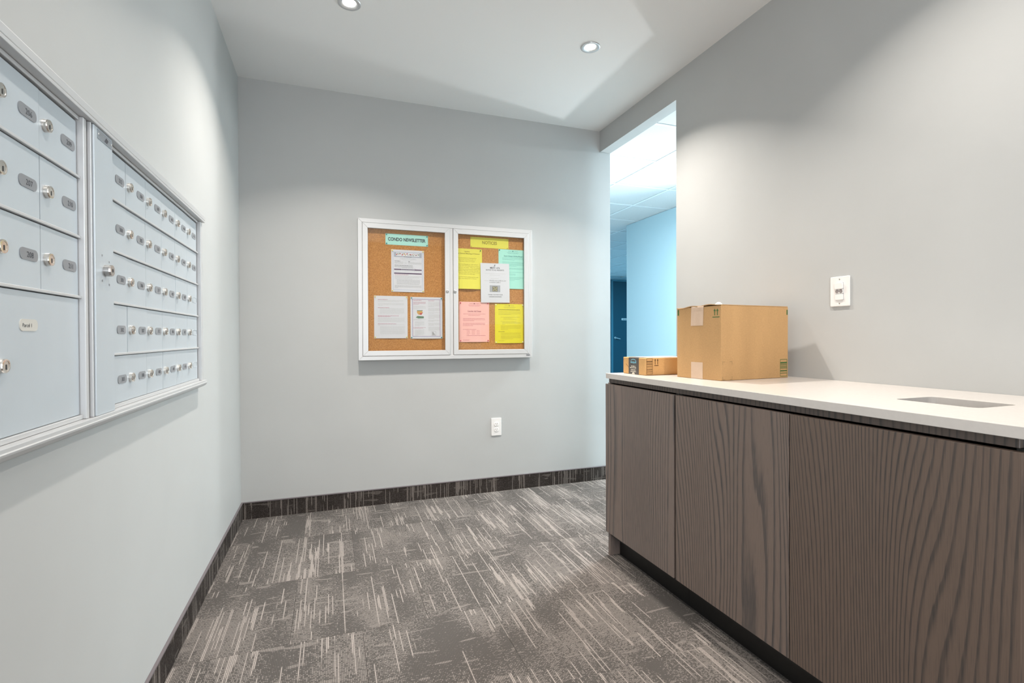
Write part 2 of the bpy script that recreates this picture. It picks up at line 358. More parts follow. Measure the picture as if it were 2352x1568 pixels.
def rect(mb, fn, u0, u1, v0, v1, w=0.0003, mi=0):
    n = max(1, math.ceil(abs(u1 - u0) / 0.03)); k = max(1, math.ceil(abs(v1 - v0) / 0.03))   # follow a bowed page
    mb.add([fn(u0 + (u1 - u0) * i / n, v0 + (v1 - v0) * j / k, w) for j in range(k + 1) for i in range(n + 1)],
           [(j * (n + 1) + i, j * (n + 1) + i + 1, (j + 1) * (n + 1) + i + 1, (j + 1) * (n + 1) + i) for j in range(k) for i in range(n)], mi)
def poly(mb, fn, pts, w=0.0003, mi=0):
    mb.add([fn(u, v, w) for u, v in pts], [tuple(range(len(pts)))], mi)
def frame_rect(mb, fn, u0, u1, v0, v1, t, w=0.0003, mi=0):
    rect(mb, fn, u0, u1, v1 - t, v1, w, mi); rect(mb, fn, u0, u1, v0, v0 + t, w, mi)
    rect(mb, fn, u0, u0 + t, v0 + t, v1 - t, w, mi); rect(mb, fn, u1 - t, u1, v0 + t, v1 - t, w, mi)
def words(mb, fn, u0, u1, v, h, rng, mi=0, w=0.0003, wmin=0.004, wmax=0.016, gap=0.0016):
    """a line of print too small to read: word-long strokes"""
    u = u0
    while u < u1 - 0.002:
        l = min(rng.uniform(wmin, wmax), u1 - u); rect(mb, fn, u, u + l, v, v + h, w, mi); u += l + gap

# ================================================================= STRUCTURE
T = 0.12
def slab(name, boxes, mat, parent=None):
    mb = MB()
    for b_ in boxes: mb.box(*b_)
    o = part(name, mb, mat, parent)
    if parent is None: struct(o)
    return o
slab('wall_left', [(XL - T, XL, YF, YB, 0, ZC)], MAT['wall'])
wb = slab('wall_back', [(XL - T, XO, YB, YB + T, 0, ZC + 0.15)], MAT['wall'])
# right wall: solid up to the near jamb, header over the opening, a face each side
slab('wall_right', [(XR, XO, YF, YJ, 0, ZC + 0.15), (XR, XO, YJ, YB, ZH, ZC + 0.15)], MAT['wall'])
# wall behind the camera with an unseen doorway added for the fill light
slab('wall_front', [(XL - T, -0.45, YF - T, YF, 0, ZC), (0.5, XR, YF - T, YF, 0, ZC), (-0.45, 0.5, YF - T, YF, 2.4, ZC)], MAT['wall'])
slab('ceiling', [(XL - T, XR, YF, YB, ZC, ZC + 0.12)], MAT['ceil'])
# corridor shell
slab('wall_corridor', [(HX, HX + T, -1.9, HYE, 0, HZ)], MAT['corridor_wall'])
slab('wall_corridor_end', [(XO - T, 9.5, 11.06, 11.06 + T, 0, HZ + 0.1)], MAT['corridor_wall'])
slab('wall_corridor_side', [(XO - T, XO, YB + T, 11.06, 0, HZ)], MAT['corridor_wall'])
slab('wall_corridor_far', [(9.4, 9.5, HYE - 0.4, 11.06, 0, HZ), (HX + T, 9.5, HYE - 0.5, HYE - 0.4, 0, HZ)], MAT['corridor_wall'])
fl = slab('floor', [(XL - T, 9.5, YF - 0.6, 11.1, -0.06, -0.006)], MAT['capstrip'])

# carpet tiles, brick-laid; copies share one mesh
tm = MB().box(0.0003, 0.4997, 0.0003, 0.5167, -0.006, 0.0).mesh('carpet_tile', MAT['carpet'], bevel=0.0007, seg=1)
r0 = 1.968
for r in range(-5, 4):
    y0 = r0 + r * 0.517
    xo = 0.355 if r % 2 == 0 else 0.107
    for c in range(-2, 4):
        x0 = xo + c * 0.5
        if x0 + 0.5 < XL - 0.02 or x0 > XR - 0.02: continue
        a, b_ = max(x0, XL), min(x0 + 0.5, XR if y0 < 2.2 else XO)
        d0, d1 = max(y0, YF), min(y0 + 0.517, YB)
        if b_ - a < 0.02 or d1 - d0 < 0.02: continue
        if (b_ - a) > 0.499 and (d1 - d0) > 0.516: me = tm; 
        else: me = MB().box(0.0003, b_ - a - 0.0003, 0.0003, d1 - d0 - 0.0003, -0.006, 0).mesh('carpet_tile', MAT['carpet'], bevel=0.0007, seg=1)
        link('carpet_tile', me, fl, (a, d0, 0))
part('corridor_bounce_floor', MB().box(XR, 9.4, YF - 0.5, 11.06, -0.006, -0.0012), MAT['floor_bounce'], fl)  # unseen pale floor added to bounce light onto corridor ceiling and walls

# carpet base with cap strip
def baseboard(name, mb, cap, mat):
    o = struct(part(name, mb, mat)); part('cap_strip', cap, MAT['capstrip'], o, bevel=0.001)
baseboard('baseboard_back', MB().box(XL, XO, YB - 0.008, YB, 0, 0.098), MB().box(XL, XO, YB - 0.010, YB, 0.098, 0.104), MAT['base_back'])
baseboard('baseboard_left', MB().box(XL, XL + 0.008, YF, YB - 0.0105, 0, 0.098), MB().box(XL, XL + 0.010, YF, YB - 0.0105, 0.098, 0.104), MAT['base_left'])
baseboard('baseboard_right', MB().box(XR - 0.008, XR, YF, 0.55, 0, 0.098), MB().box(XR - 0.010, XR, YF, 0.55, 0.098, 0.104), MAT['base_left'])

# corridor ceiling: lay-in tiles on a tee grid
cc = struct(part('ceiling_corridor', MB().box(XO + 0.001, 9.5, -1.9, 11.06, HZ + 0.03, HZ + 0.10), MAT['tile']))
PX, PY = 0.612, 0.648
gx0, gy0 = 2.62 - 2 * PX, 2.985 - 8 * PY
ctm = MB().box(0.012, PX - 0.012, 0.012, PY - 0.012, 0.0, 0.02).mesh('ceiling_tile', MAT['tile'], bevel=0.003, seg=1)
nt_ = 0
for i in range(0, 12):
    for j in range(0, 20):
        x0, y0 = gx0 + i * PX, gy0 + j * PY
        if x0 < XO - 0.1 or x0 > 8.9 or y0 > 11.0 - PY or y0 < -1.8: continue
        if x0 + PX > HX + 0.2 and y0 < HYE - 0.3: continue
        link('ceiling_tile', ctm, cc, (x0, y0, HZ + 0.004))
mb = MB()
for i in range(2, 13): mb.box(gx0 + i * PX - 0.012, gx0 + i * PX + 0.012, -1.9, 11.06, HZ, HZ + 0.004); mb.box(gx0 + i * PX - 0.002, gx0 + i * PX + 0.002, -1.9, 11.06, HZ + 0.004, HZ + 0.03)
part('main_tee', mb, MAT['tbar'], cc)
mb = MB()
for j in range(0, 21): mb.box(XO + 0.001, 9.4, gy0 + j * PY - 0.012, gy0 + j * PY + 0.012, HZ - 0.0005, HZ + 0.004); mb.box(XO + 0.001, 9.4, gy0 + j * PY - 0.002, gy0 + j * PY + 0.002, HZ + 0.004, HZ + 0.03)
part('cross_tee', mb, MAT['tbar'], cc)

# far corridor door
d = struct(link('door_1', None, None, (6.64, 11.06, 0)))
mb = MB().box(6.60, 6.645, 11.00, 11.06, 0, 2.52).box(7.585, 7.63, 11.00, 11.06, 0, 2.52).box(6.645, 7.585, 11.00, 11.06, 2.475, 2.52)
part('door_frame', mb, MAT['frame_blue'], d, bevel=0.003)
part('door_leaf', MB().box(6.65, 7.58, 11.025, 11.058, 0.01, 2.47), MAT['door_blue'], d, bevel=0.002)
fn = F((6.72, 11.025, 1.065), (1, 0, 0), (0, 0, 1), (0, -1, 0))
mb = MB().lathe([(0.027, 0.0), (0.027, 0.008), (0.014, 0.012), (0.011, 0.05)], fn, 16)
mb.prism([(-0.012, -0.012), (0.115, -0.035), (0.118, -0.018), (-0.006, 0.012)], fn, 0.042, 0.056)
part('lever_handle', mb, MAT['lever'], d, bevel=0.002)
fn = F((6.90, 11.025, 1.51), (1, 0, 0), (0, 0, 1), (0, -1, 0))
sg = part('door_sign', MB().prism([(0, 0), (0.20, 0), (0.20, 0.045), (0, 0.045)], fn, 0, 0.004), MAT['white_plastic'], d)
mb = MB(); rr = random.Random(3); words(mb, fn, 0.02, 0.18, 0.012, 0.02, rr, w=0.0045, wmin=0.01, wmax=0.03, gap=0.005)
part('sign_print', mb, MAT['ink'], sg)

# ================================================================= RECESSED LIGHTS
def pot(x, y, label, power):
    o = thing('recessed_light', (x, y, ZC), label, 'ceiling light', 'recessed ceiling lights')
    fn = F((x, y, ZC), (1, 0, 0), (0, -1, 0), (0, 0, -1))
    R = 0.052
    mb = MB().lathe([(R, -0.0005), (R, 0.004), (R - 0.003, 0.0055), (0.036, 0.004), (0.030, 0.001), (0.0285, -0.0005)], fn, 40, close=False)
    part('trim_ring', mb, MAT['trim'], o, smooth=True)
    mb = MB().lathe([(0.0005, 0.0008), (0.0285, 0.0008)], fn, 32, close=False)
    part('lens', mb, MAT['lens'], o)
    l = bpy.data.lights.new('lamp', 'AREA'); l.shape = 'DISK'; l.size = 0.055; l.energy = power; l.color = POT_COLOR; l.spread = POT_SPREAD
    lo = bpy.data.objects.new('lamp', l); COL.objects.link(lo); lo.parent = o; lo.location = (0, 0, -0.008)
    return o
pot(1.338, 2.444, 'lit round recessed ceiling light near the corridor opening', POT_POWER * 0.80)
pot(0.095, 2.500, 'lit round recessed ceiling light at the top edge, above the notice board', POT_POWER * 0.60)
pot(1.338, 0.95, 'lit round recessed ceiling light above the near part of the worktop', POT_POWER * 0.44)
pot(0.095, 0.95, 'lit round recessed ceiling light above the near part of the mailboxes', POT_POWER * 0.22)
pot(0.70, -0.70, 'lit round recessed ceiling light nearest the entrance doorway', POT_POWER * 0.5)

# ================================================================= MAILBOXES
DW = 0.011            # door face, out from the wall
FW_ = 0.022           # frame face
FP = 0.028            # service panel face
FT = 0.033            # trim face
ZR = [1.5605, 1.4395, 1.3125, 1.1855, 1.0585, 0.934]
CWD = 0.1487
def lock_mesh(scale=1.0):
    mb = MB(); fn = lambda u, v, w: Vector((w, u, v))
    mb.lathe([(0.0120 * scale, 0), (0.0120 * scale, 0.0060), (0.0112 * scale, 0.0080), (0.0085 * scale, 0.0082), (0.0080 * scale, 0.0076), (0.0060 * scale, 0.0076)], fn, 20)
    mb.prism(rrect(-0.0014, 0.0014, -0.0062, 0.0025, 0.0013, 2), fn, 0.0070, 0.0080, 1)
    return mb.mesh('lock', [MAT['chrome'], MAT['black']], smooth=False)
LOCK = lock_mesh()
def plate_mesh(txt, mat='plate', tmat='ink'):
    mb = MB(); fn = lambda u, v, w: Vector((w, u, v))
    mb.prism(rrect(-0.0285, 0.0285, -0.0105, 0.0105, 0.0095, 5), fn, 0, 0.0012)
    if txt: put_text(mb, txt, fn, 0.003 if len(txt) < 5 else -0.006, -0.0052 if len(txt) < 5 else -0.0035, size=0.0145 if len(txt) < 5 else 0.0095, w=0.0015, mi=1, res=2)
    return mb.mesh('number_plate', [MAT[mat], MAT[tmat]])
BLANK = None
def blank_mesh():
    mb = MB(); fn = lambda u, v, w: Vector((w, u, v))
    a = rrect(-0.0285, 0.0285, -0.0105, 0.0105, 0.009, 4); b_ = rrect(-0.0270, 0.0270, -0.009, 0.009, 0.0075, 4); n = len(a)
    mb.add([fn(u, v, 0.0) for u, v in a] + [fn(u, v, 0.0009) for u, v in a] + [fn(u, v, 0.0009) for u, v in b_] + [fn(u, v, 0.0) for u, v in b_],
           [(k * n + i, k * n + (i + 1) % n, (k + 1) * n + (i + 1) % n, (k + 1) * n + i) for k in range(3) for i in range(n)])
    return mb.mesh('blank_recess', MAT['alu'])
BLANKM = blank_mesh()
def door_mesh(w, h, d=0.007):
    return MB().box(-d, 0, 0.0007, w - 0.0007, 0.0045, h - 0.0020).mesh('mailbox_door', MAT['alu'], bevel=0.0006, seg=1)
DOOR = door_mesh(CWD, ZR[0] - ZR[1]); ROWH = [ZR[i] - ZR[i + 1] for i in range(5)]
DOORS = {}
def mail_door(parent, y0, z0, w, h, txt, lock=True, plate_off=None, depth=0.0):
    k = (round(w, 4), round(h, 4))
    if k not in DOORS: DOORS[k] = door_mesh(w, h)
    o = link('mailbox_door', DOORS[k], parent, (XL + DW + depth, y0, z0))
    if txt: o['label'] = 'aluminium mailbox door numbered ' + txt if len(txt) < 5 else 'large aluminium parcel door marked ' + txt
    zc = z0 + h / 2
    if lock: link('lock', LOCK, o, (XL + DW + depth, y0 + 0.022, zc))
    if txt and len(txt) < 5: link('number_plate', plate_mesh(txt), o, (XL + DW + depth, y0 + 0.109, zc))
    elif not txt: link('blank_recess', BLANKM, o, (XL + DW + depth, y0 + 0.109, zc))
    return o
def rounded_bar(mb, y0, y1, z0, z1, x0, x1): mb.box(x0, x1, y0, y1, z0, z1)

U2Y0, U2Y1 = 1.4405, 1.4405 + 6 * CWD
u2 = thing('mailbox_unit', (XL, 1.87, 0.92), 'bank of thirty small numbered aluminium mailbox doors with key-lock service panel', 'mailbox', 'wall mailbox units')
nums = [['212', '300', '301', '302', '303'], ['304', '305', '306', '307', '308'], ['309', '310', '311', '312', '400'],
        ['401', '402', '403', '404', '405'], ['406', '407', '408', '409', '410'], ['411', '412', '', '', '']]
rj = random.Random(5)
for c in range(6):
    for r in range(5):
        mail_door(u2, U2Y0 + c * CWD, ZR[r + 1], CWD, ROWH[r], nums[c][r], lock=c > 0, depth=rj.uniform(-0.0007, 0.0007) + (0.0009 if (c, r) in ((0, 2), (1, 3), (0, 4)) else 0))
def shelf_bars(parent, y0, y1, rows):
    for z in rows:
        mb = MB().box(XL + DW - 0.004, XL + DW + 0.005, y0, y1, z - 0.0005, z + 0.0050)
        part('shelf_bar', mb, MAT['alu_frame'], parent, bevel=0.0008, seg=1)
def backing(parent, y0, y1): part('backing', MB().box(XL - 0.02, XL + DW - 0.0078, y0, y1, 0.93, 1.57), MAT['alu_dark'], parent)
backing(u2, U2Y0 - 0.02, U2Y1 + 0.005); shelf_bars(u2, U2Y0, U2Y1 + 0.006, ZR[1:5])
part('top_rail', MB().box(XL, XL + DW + 0.004, U2Y0, U2Y1 + 0.006, 1.5625, 1.5705), MAT['alu_frame'], u2, bevel=0.0008, seg=1)
part('bottom_rail', MB().box(XL, XL + DW + 0.005, U2Y0, U2Y1 + 0.006, 0.9285, 0.9375), MAT['alu_frame'], u2, bevel=0.0008, seg=1)
part('service_panel', MB().box(XL + DW + 0.004, XL + FP, 1.3555, 1.4560, 0.9285, 1.5705), MAT['alu'], u2, bevel=0.0012)
part('edge_strip', MB().box(XL, XL + 0.026, 1.3445, 1.3490, 0.9285, 1.5705).box(XL, XL + 0.0245, 1.3490, 1.3545, 0.9285, 1.5705), MAT['alu_frame'], u2, bevel=0.001)
# panel lock and maker's plate
fnp = lambda u, v, w: Vector((XL + FP + w, u, v))
mb = MB(); fl_ = F((XL + FP, 1.410, 1.256), (0, 1, 0), (0, 0, 1), (1, 0, 0))
mb.lathe([(0.0135, 0), (0.0135, 0.010), (0.0125, 0.0135), (0.005, 0.0138)], fl_, 24); mb.lathe([(0.0001, 0.0139), (0.0045, 0.0139)], fl_, 12, 1, close=False)
part('panel_lock', mb, [MAT['steel'], MAT['black']], u2)
mb = MB(); mb.prism([(1.3725, 1.546), (1.4505, 1.546), (1.4505, 1.5665), (1.3725, 1.5665)], fnp, 0, 0.001)
rr = random.Random(9)
for k, (v, h) in enumerate(((1.5625, 0.0016), (1.5575, 0.003), (1.5535, 0.0026), (1.5495, 0.0018))): words(mb, fnp, 1.380 + 0.004 * (k % 2), 1.444, v, h, rr, 1, 0.0012, 0.004, 0.012, 0.003)
poly(mb, fnp, [(1.408, 1.551), (1.422, 1.5495), (1.430, 1.558), (1.418, 1.562)], 0.0014, 3)
for yy in (1.3760, 1.4470): mb.lathe([(0.0018, 0.0012), (0.0018, 0.002)], F((XL + FP, yy, 1.5565), (0, 1, 0), (0, 0, 1), (1, 0, 0)), 10, 2)
part('maker_plate', mb, [MAT['maker'], MAT['plate'], MAT['white_plastic'], MAT['ink']], u2)
for yy, zz in ((1.392, 1.288), (1.430, 1.278), (1.392, 1.231), (1.430, 1.225)):
    mb = MB().lathe([(0.0001, 0.0004), (0.0026, 0.0004)], F((XL + FP, yy, zz), (0, 1, 0), (0, 0, 1), (1, 0, 0)), 10, close=False)
    part('rivet_mark', mb, MAT['plate'], u2)

U1Y1 = 1.3205; U1C = [U1Y1 - 3 * CWD, U1Y1 - 2 * CWD, U1Y1 - CWD, U1Y1]
u1 = thing('mailbox_unit', (XL, 1.10, 0.92), 'bank of larger-looking mailboxes at the left edge with a tall parcel door below', 'mailbox', 'wall mailbox units')
n1 = [['', '', ''], ['206', '207', '208'], ['209', '210', '211']]
for c in range(3):
    for r in range(3): mail_door(u1, U1C[c], ZR[r + 1], CWD, ROWH[r], n1[c][r], depth=rj.uniform(-0.0006, 0.0006))
hp = ZR[3] - ZR[5]
mail_door(u1, U1C[0], ZR[4], CWD, ROWH[3], ''); mail_door(u1, U1C[0], ZR[5], CWD, ROWH[4], '')
pd = mail_door(u1, U1C[1], ZR[5], 2 * CWD, hp, 'Parcel 1', lock=False)
link('lock', LOCK, pd, (XL + DW, U1C[1] + 0.024, 1.056)); link('number_plate', plate_mesh('Parcel 1', 'white_card'), pd, (XL + DW, 1.129, 1.124))
backing(u1, U1C[0] - 0.02, U1Y1 + 0.003); shelf_bars(u1, U1C[0], U1Y1 + 0.004, ZR[1:4])
part('shelf_bar', MB().box(XL + DW - 0.004, XL + DW + 0.005, U1C[0], U1C[1], ZR[4] - 0.0005, ZR[4] + 0.005), MAT['alu_frame'], u1, bevel=0.0008, seg=1)
part('top_rail', MB().box(XL, XL + DW + 0.004, U1C[0], U1Y1 + 0.004, 1.5625, 1.5705), MAT['alu_frame'], u1, bevel=0.0008, seg=1)
part('bottom_rail', MB().box(XL, XL + DW + 0.005, U1C[0], U1Y1 + 0.004, 0.9285, 0.9375), MAT['alu_frame'], u1, bevel=0.0008, seg=1)
part('end_strip', MB().box(XL, XL + FW_, U1Y1 + 0.0012, U1Y1 + 0.015, 0.9285, 1.5705), MAT['alu_frame'], u1, bevel=0.0012)
part('end_strip', MB().box(XL, XL + FW_, U1C[0] - 0.016, U1C[0] - 0.002, 0.9285, 1.5705), MAT['alu_frame'], u1, bevel=0.0012)
# surrounding trim, one frame around both units
tr = thing('mailbox_trim', (XL, 1.65, 0.90), 'long aluminium trim frame surrounding both mailbox banks', 'frame')
YA, YZ = U1C[0] - 0.05, 2.396
def bar_profile(name, poly_xz, y0, y1, bev=0.0015):
    mb = MB(); mb.prism(poly_xz, lambda u, v, w: Vector((XL + u, w, v)), y0, y1); part(name, mb, MAT['alu_frame'], tr, bevel=bev)
bar_profile('top_frame_strip', [(0, 1.571), (FT, 1.571), (FT, 1.5785), (0, 1.5785)], YA + 0.002, YZ - 0.018, 0.001)
bar_profile('top_trim', [(0, 1.5792), (FT, 1.5792), (FT, 1.5965), (0.026, 1.600), (0, 1.600)], YA, YZ - 0.016)
bar_profile('bottom_trim', [(0, 0.902), (0.020, 0.903), (0.029, 0.908), (0.0335, 0.915), (0.0345, 0.9195), (0.0325, 0.920), (0.0325, 0.928), (0, 0.928)], YA, YZ - 0.008)
part('side_trim', MB().box(XL, XL + FW_ + 0.001, U2Y1 + 0.014, U2Y1 + 0.040, 0.9285, 1.5705).box(XL, XL + FW_ - 0.005, U2Y1 + 0.041, YZ, 0.9285, 1.5705), MAT['alu_frame'], tr, bevel=0.0012)
part('side_trim', MB().box(XL, XL + FW_ + 0.001, YA, YA + 0.03, 0.9285, 1.5705), MAT['alu_frame'], tr, bevel=0.0012)

# ================================================================= NOTICE BOARD
BX0, BX1, BZ0, BZ1, BD = 0.170, 1.368, 0.952, 1.8645, 0.055
bd = thing('notice_board', ((BX0 + BX1) / 2, YB, BZ0), 'enclosed two-door notice board with aluminium frame and cork back', 'notice board')
def mitred(parent, name, u0, u1, v0, v1, t, w0, w1, mat, bev=0.0015):
    segs = [[(u0, v1), (u0 + t, v1 - t), (u1 - t, v1 - t), (u1, v1)][::-1], [(u0, v0), (u1, v0), (u1 - t, v0 + t), (u0 + t, v0 + t)],
            [(u0, v0), (u0 + t, v0 + t), (u0 + t, v1 - t), (u0, v1)], [(u1, v0), (u1, v1), (u1 - t, v1 - t), (u1 - t, v0 + t)]]
    for sgm in segs: part(name, MB().prism(sgm, BACK, w0, w1), mat, parent, bevel=bev, seg=1)
mitred(bd, 'frame_rail', BX0, BX1, BZ0, BZ1, 0.0265, 0, BD - 0.0015, MAT['board_frame'])
part('centre_mullion', MB().prism([(0.768, BZ0 + 0.0265), (0.7895, BZ0 + 0.0265), (0.7895, BZ1 - 0.0265), (0.768, BZ1 - 0.0265)], BACK, 0.043, BD - 0.004), MAT['board_frame'], bd, bevel=0.001)
part('cork_panel', MB().prism([(BX0 + 0.01, BZ0 + 0.01), (BX1 - 0.01, BZ0 + 0.01), (BX1 - 0.01, BZ1 - 0.01), (BX0 + 0.01, BZ1 - 0.01)], BACK, 0.002, 0.026), MAT['cork'], bd)
for (u0, u1) in ((0.1975, 0.7665), (0.7915, 1.3405)):
    dr = link('glass_door', None, bd, (u0, YB - BD, BZ0 + 0.028))
    v0, v1 = BZ0 + 0.0275, BZ1 - 0.0275
    dr['label'] = 'hinged glass door over the newsletter sheets' if u0 < 0.5 else 'hinged glass door over the coloured notices'
    mitred(dr, 'door_rail', u0, u1, v0, v1, 0.033, BD - 0.012, BD + 0.001, MAT['board_frame'])
    mb = MB().prism([(u0 + 0.03, v0 + 0.03), (u1 - 0.03, v0 + 0.03), (u1 - 0.03, v1 - 0.03), (u0 + 0.03, v1 - 0.03)], BACK, BD - 0.0075, BD - 0.0045)
    part('pane', mb, MAT['glass'], dr)
    lx = u1 - 0.019 if u0 < 0.5 else u0 + 0.0095
    fn = F((lx, YB - BD - 0.001, 1.4085), (1, 0, 0), (0, 0, 1), (0, -1, 0))
    mb = MB().lathe([(0.0105, 0), (0.0105, 0.002), (0.008, 0.003), (0.007, 0.0015), (0.0001, 0.0015)], fn, 20, close=False); mb.lathe([(0.0001, 0.0017), (0.0035, 0.0025)], fn, 10, 1, close=False)
    part('lock', mb, [MAT['steel'], MAT['alu_frame']], dr)
mb = MB().prism([(1.322, 0.966), (1.347, 0.966), (1.347, 0.974), (1.322, 0.974)], BACK, BD - 0.0015, BD + 0.0002)
rr = random.Random(2); words(mb, BACK, 1.324, 1.345, 0.9685, 0.003, rr, 1, BD + 0.0004, 0.002, 0.005, 0.001)
part('maker_badge', mb, [MAT['ink'], MAT['alu_frame']], bd)

# ----------------------------------------------------------------- sheets pinned to the cork
PW = 0.0268     # cork face + paper, out from the wall
def sheet_fn(x, z, w, h, rot=0.0, lift=0.0, curl=0.0, base=0.0):
    """page coordinates: u from left edge, v from bottom edge"""
    c, s = math.cos(rot), math.sin(rot)
    def fn(u, v, d):
        du, dv = u - w / 2, v - h / 2
        bow = lift * (1 - (2 * du / w) ** 2) * (1 - v / h) ** 2 + curl * (1 - (2 * dv / h) ** 2)
        return BACK(x + w / 2 + du * c - dv * s, z + h / 2 + du * s + dv * c, PW + base + bow + d)
    return fn
def sheet(name, label, cat, x, z, w, h, mat, rot=0.0, lift=0.0, curl=0.0, base=0.0, group=None):
    fn = sheet_fn(x, z, w, h, rot, lift, curl, base)
    mb = MB(); nu, nv = 6, 8
    for d in (0.0, 0.0003):
        n0 = len(mb.v)
        vs = [fn(w * i / nu, h * j / nv, d) for j in range(nv + 1) for i in range(nu + 1)]
        fs = [(j * (nu + 1) + i, j * (nu + 1) + i + 1, (j + 1) * (nu + 1) + i + 1, (j + 1) * (nu + 1) + i) for j in range(nv) for i in range(nu)]
        mb.add(vs, fs if d else [f[::-1] for f in fs])
    o = part(name, mb, MAT[mat], None, BACK(x + w / 2, z, PW))
    tag(o, label, cat, group)
    return o, (lambda u, v, d: fn(u, v, d + 0.0003))
def printed(o, mb, mats): part('print', mb, [MAT[m] for m in mats], o)

# title strips
o, fn = sheet('title_strip', 'mint paper strip reading CONDO NEWSLETTER', 'paper sign', 0.345, 1.7085, 0.279, 0.0725, 'paper_teal2', group='sheets in the notice board')
mb = MB(); put_text(mb, 'CONDO NEWSLETTER', fn, 0.139, 0.027, width=0.246, size=0.030, bold=True, res=4, off=0.035); printed(o, mb, ['pr_dark'])
o, fn = sheet('title_strip', 'yellow paper strip reading NOTICES', 'paper sign', 0.919, 1.7235, 0.279, 0.0715, 'paper_yellow', group='sheets in the notice board')
mb = MB(); put_text(mb, 'NOTICES', fn, 0.139, 0.026, width=0.108, size=0.030, bold=True, res=4, off=0.03); printed(o, mb, ['pr_yel'])

def block(mb, fn, rng, u0, u1, v0, v1, n, mi, h=0.0016, last=0.6):
    for i in range(n):
        v = v1 - (v1 - v0) * (i + 0.7) / n
        words(mb, fn, u0, u1 if i < n - 1 else u0 + (u1 - u0) * last, v, h, rng, mi)
W_, H_ = 0.2155, 0.2785
G = 'sheets in the notice board'
# newsletter cover: measured as fractions of the page
o, fn = sheet('newsletter_sheet', 'white newsletter cover with a picture banner and two dark bands', 'paper', 0.381, 1.400, W_, H_, 'paper_white', lift=0.003, group=G)
mb = MB(); rg = random.Random(21); fx = lambda a: a * W_; fy = lambda a: (1 - a) * H_
frame_rect(mb, fn, fx(.05), fx(.945), fy(.955), fy(.05), 0.0016, mi=4); 
rect(mb, fn, fx(.085), fx(.925), fy(.175), fy(.062), 0.0002, 2); rect(mb, fn, fx(.15), fx(.855), fy(.150), fy(.068), 0.00035, 5)
for k in range(26):
    cx = 0.17 + 0.68 * k / 26 + rg.uniform(-.008, .008); cy = 0.108 + rg.uniform(-.018, .018); r_ = rg.uniform(.012, .026)
    mi_ = [6, 7, 8, 7, 6, 0][k % 6] if k not in (8, 9, 10) else 8
    poly(mb, fn, [(fx(cx + r_ * math.cos(a)), fy(cy + r_ * .8 * math.sin(a + k))) for a in (0, 1.3, 2.4, 3.9, 5.2)], 0.0005, mi_)
words(mb, fn, fx(.38), fx(.63), fy(.168), 0.0018, rg, 0, 0.0004); words(mb, fn, fx(.27), fx(.75), fy(.206), 0.002, rg, 9)
words(mb, fn, fx(.24), fx(.78), fy(.228), 0.0012, rg, 3); words(mb, fn, fx(.34), fx(.66), fy(.241), 0.0012, rg, 3)
words(mb, fn, fx(.10), fx(.27), fy(.272), 0.0022, rg, 0); words(mb, fn, fx(.51), fx(.58), fy(.278), 0.0022, rg, 0)
for k in range(3): words(mb, fn, fx(.10), fx(.36), fy(.293 + .018 * k), 0.0014, rg, 1); words(mb, fn, fx(.40), fx(.47), fy(.293 + .018 * k), 0.0014, rg, 3); words(mb, fn, fx(.51), fx(.92), fy(.296 + .018 * k), 0.0014, rg, 1)
words(mb, fn, fx(.10), fx(.65), fy(.372), 0.002, rg, 0)
for k in range(4): words(mb, fn, fx(.10 if k < 2 else .32), fx(.66 + .08 * (k == 3)), fy(.39 + .017 * k), 0.0014, rg, 1 if k != 1 else 0)
rect(mb, fn, fx(.085), fx(.925), fy(.480), fy(.455), mi=2); rect(mb, fn, fx(.085), fx(.30), fy(.480), fy(.455), 0.0004, 10); rect(mb, fn, fx(.70), fx(.925), fy(.480), fy(.455), 0.0004, 10); words(mb, fn, fx(.31), fx(.69), fy(.478), 0.005, rg, 10, 0.0005)
words(mb, fn, fx(.14), fx(.86), fy(.505), 0.0016, rg, 3); rect(mb, fn, fx(.085), fx(.925), fy(.572), fy(.545), mi=10)
words(mb, fn, fx(.10), fx(.52), fy(.597), 0.0022, rg, 11); block(mb, fn, rg, fx(.10), fx(.92), fy(.665), fy(.615), 2, 1, last=.9); words(mb, fn, fx(.10), fx(.64), fy(.69), 0.0016, rg, 1)
block(mb, fn, rg, fx(.16), fx(.88), fy(.825), fy(.70), 6, 1, last=.95); block(mb, fn, rg, fx(.10), fx(.92), fy(.91), fy(.838), 4, 1, last=.12)
printed(o, mb, ['pr_dark', 'pr_grey', 'pr_band', 'pr_light', 'pr_blue', 'paper_white', 'pr_crimson', 'pr_green', 'pr_orange', 'pr_band', 'pr_navy', 'pr_red'])
# lower left text page
o, fn = sheet('newsletter_sheet', 'white newsletter page of plain text with red headings, lower left', 'paper', 0.270, 1.0935, W_, H_, 'paper_white', rot=0.0, lift=0.004, group=G)
mb = MB(); rg = random.Random(22)
for (a, b_, h0, n, hd) in ((.07, .43, .075, 1, .30), (.27, .43, .265, 1, .35), (.47, .66, .455, 2, .62), (.66, .88, .645, 1, .55)):
    for k in range(n): words(mb, fn, fx(.11), fx(.11 + (hd if k == 0 else hd * .6)), fy(h0 + .018 + .018 * k), 0.0024, rg, 1)
block(mb, fn, rg, fx(.11), fx(.89), fy(.145), fy(.095), 3, 0, last=.8); block(mb, fn, rg, fx(.11), fx(.89), fy(.235), fy(.165), 4, 0, last=.2)
block(mb, fn, rg, fx(.17), fx(.90), fy(.43), fy(.285), 8, 0, last=.8); block(mb, fn, rg, fx(.11), fx(.91), fy(.62), fy(.51), 6, 0, last=.85)
block(mb, fn, rg, fx(.11), fx(.90), fy(.70), fy(.665), 2, 0, last=.07); block(mb, fn, rg, fx(.17), fx(.91), fy(.905), fy(.705), 11, 0, last=.9)
printed(o, mb, ['pr_light', 'pr_red'])
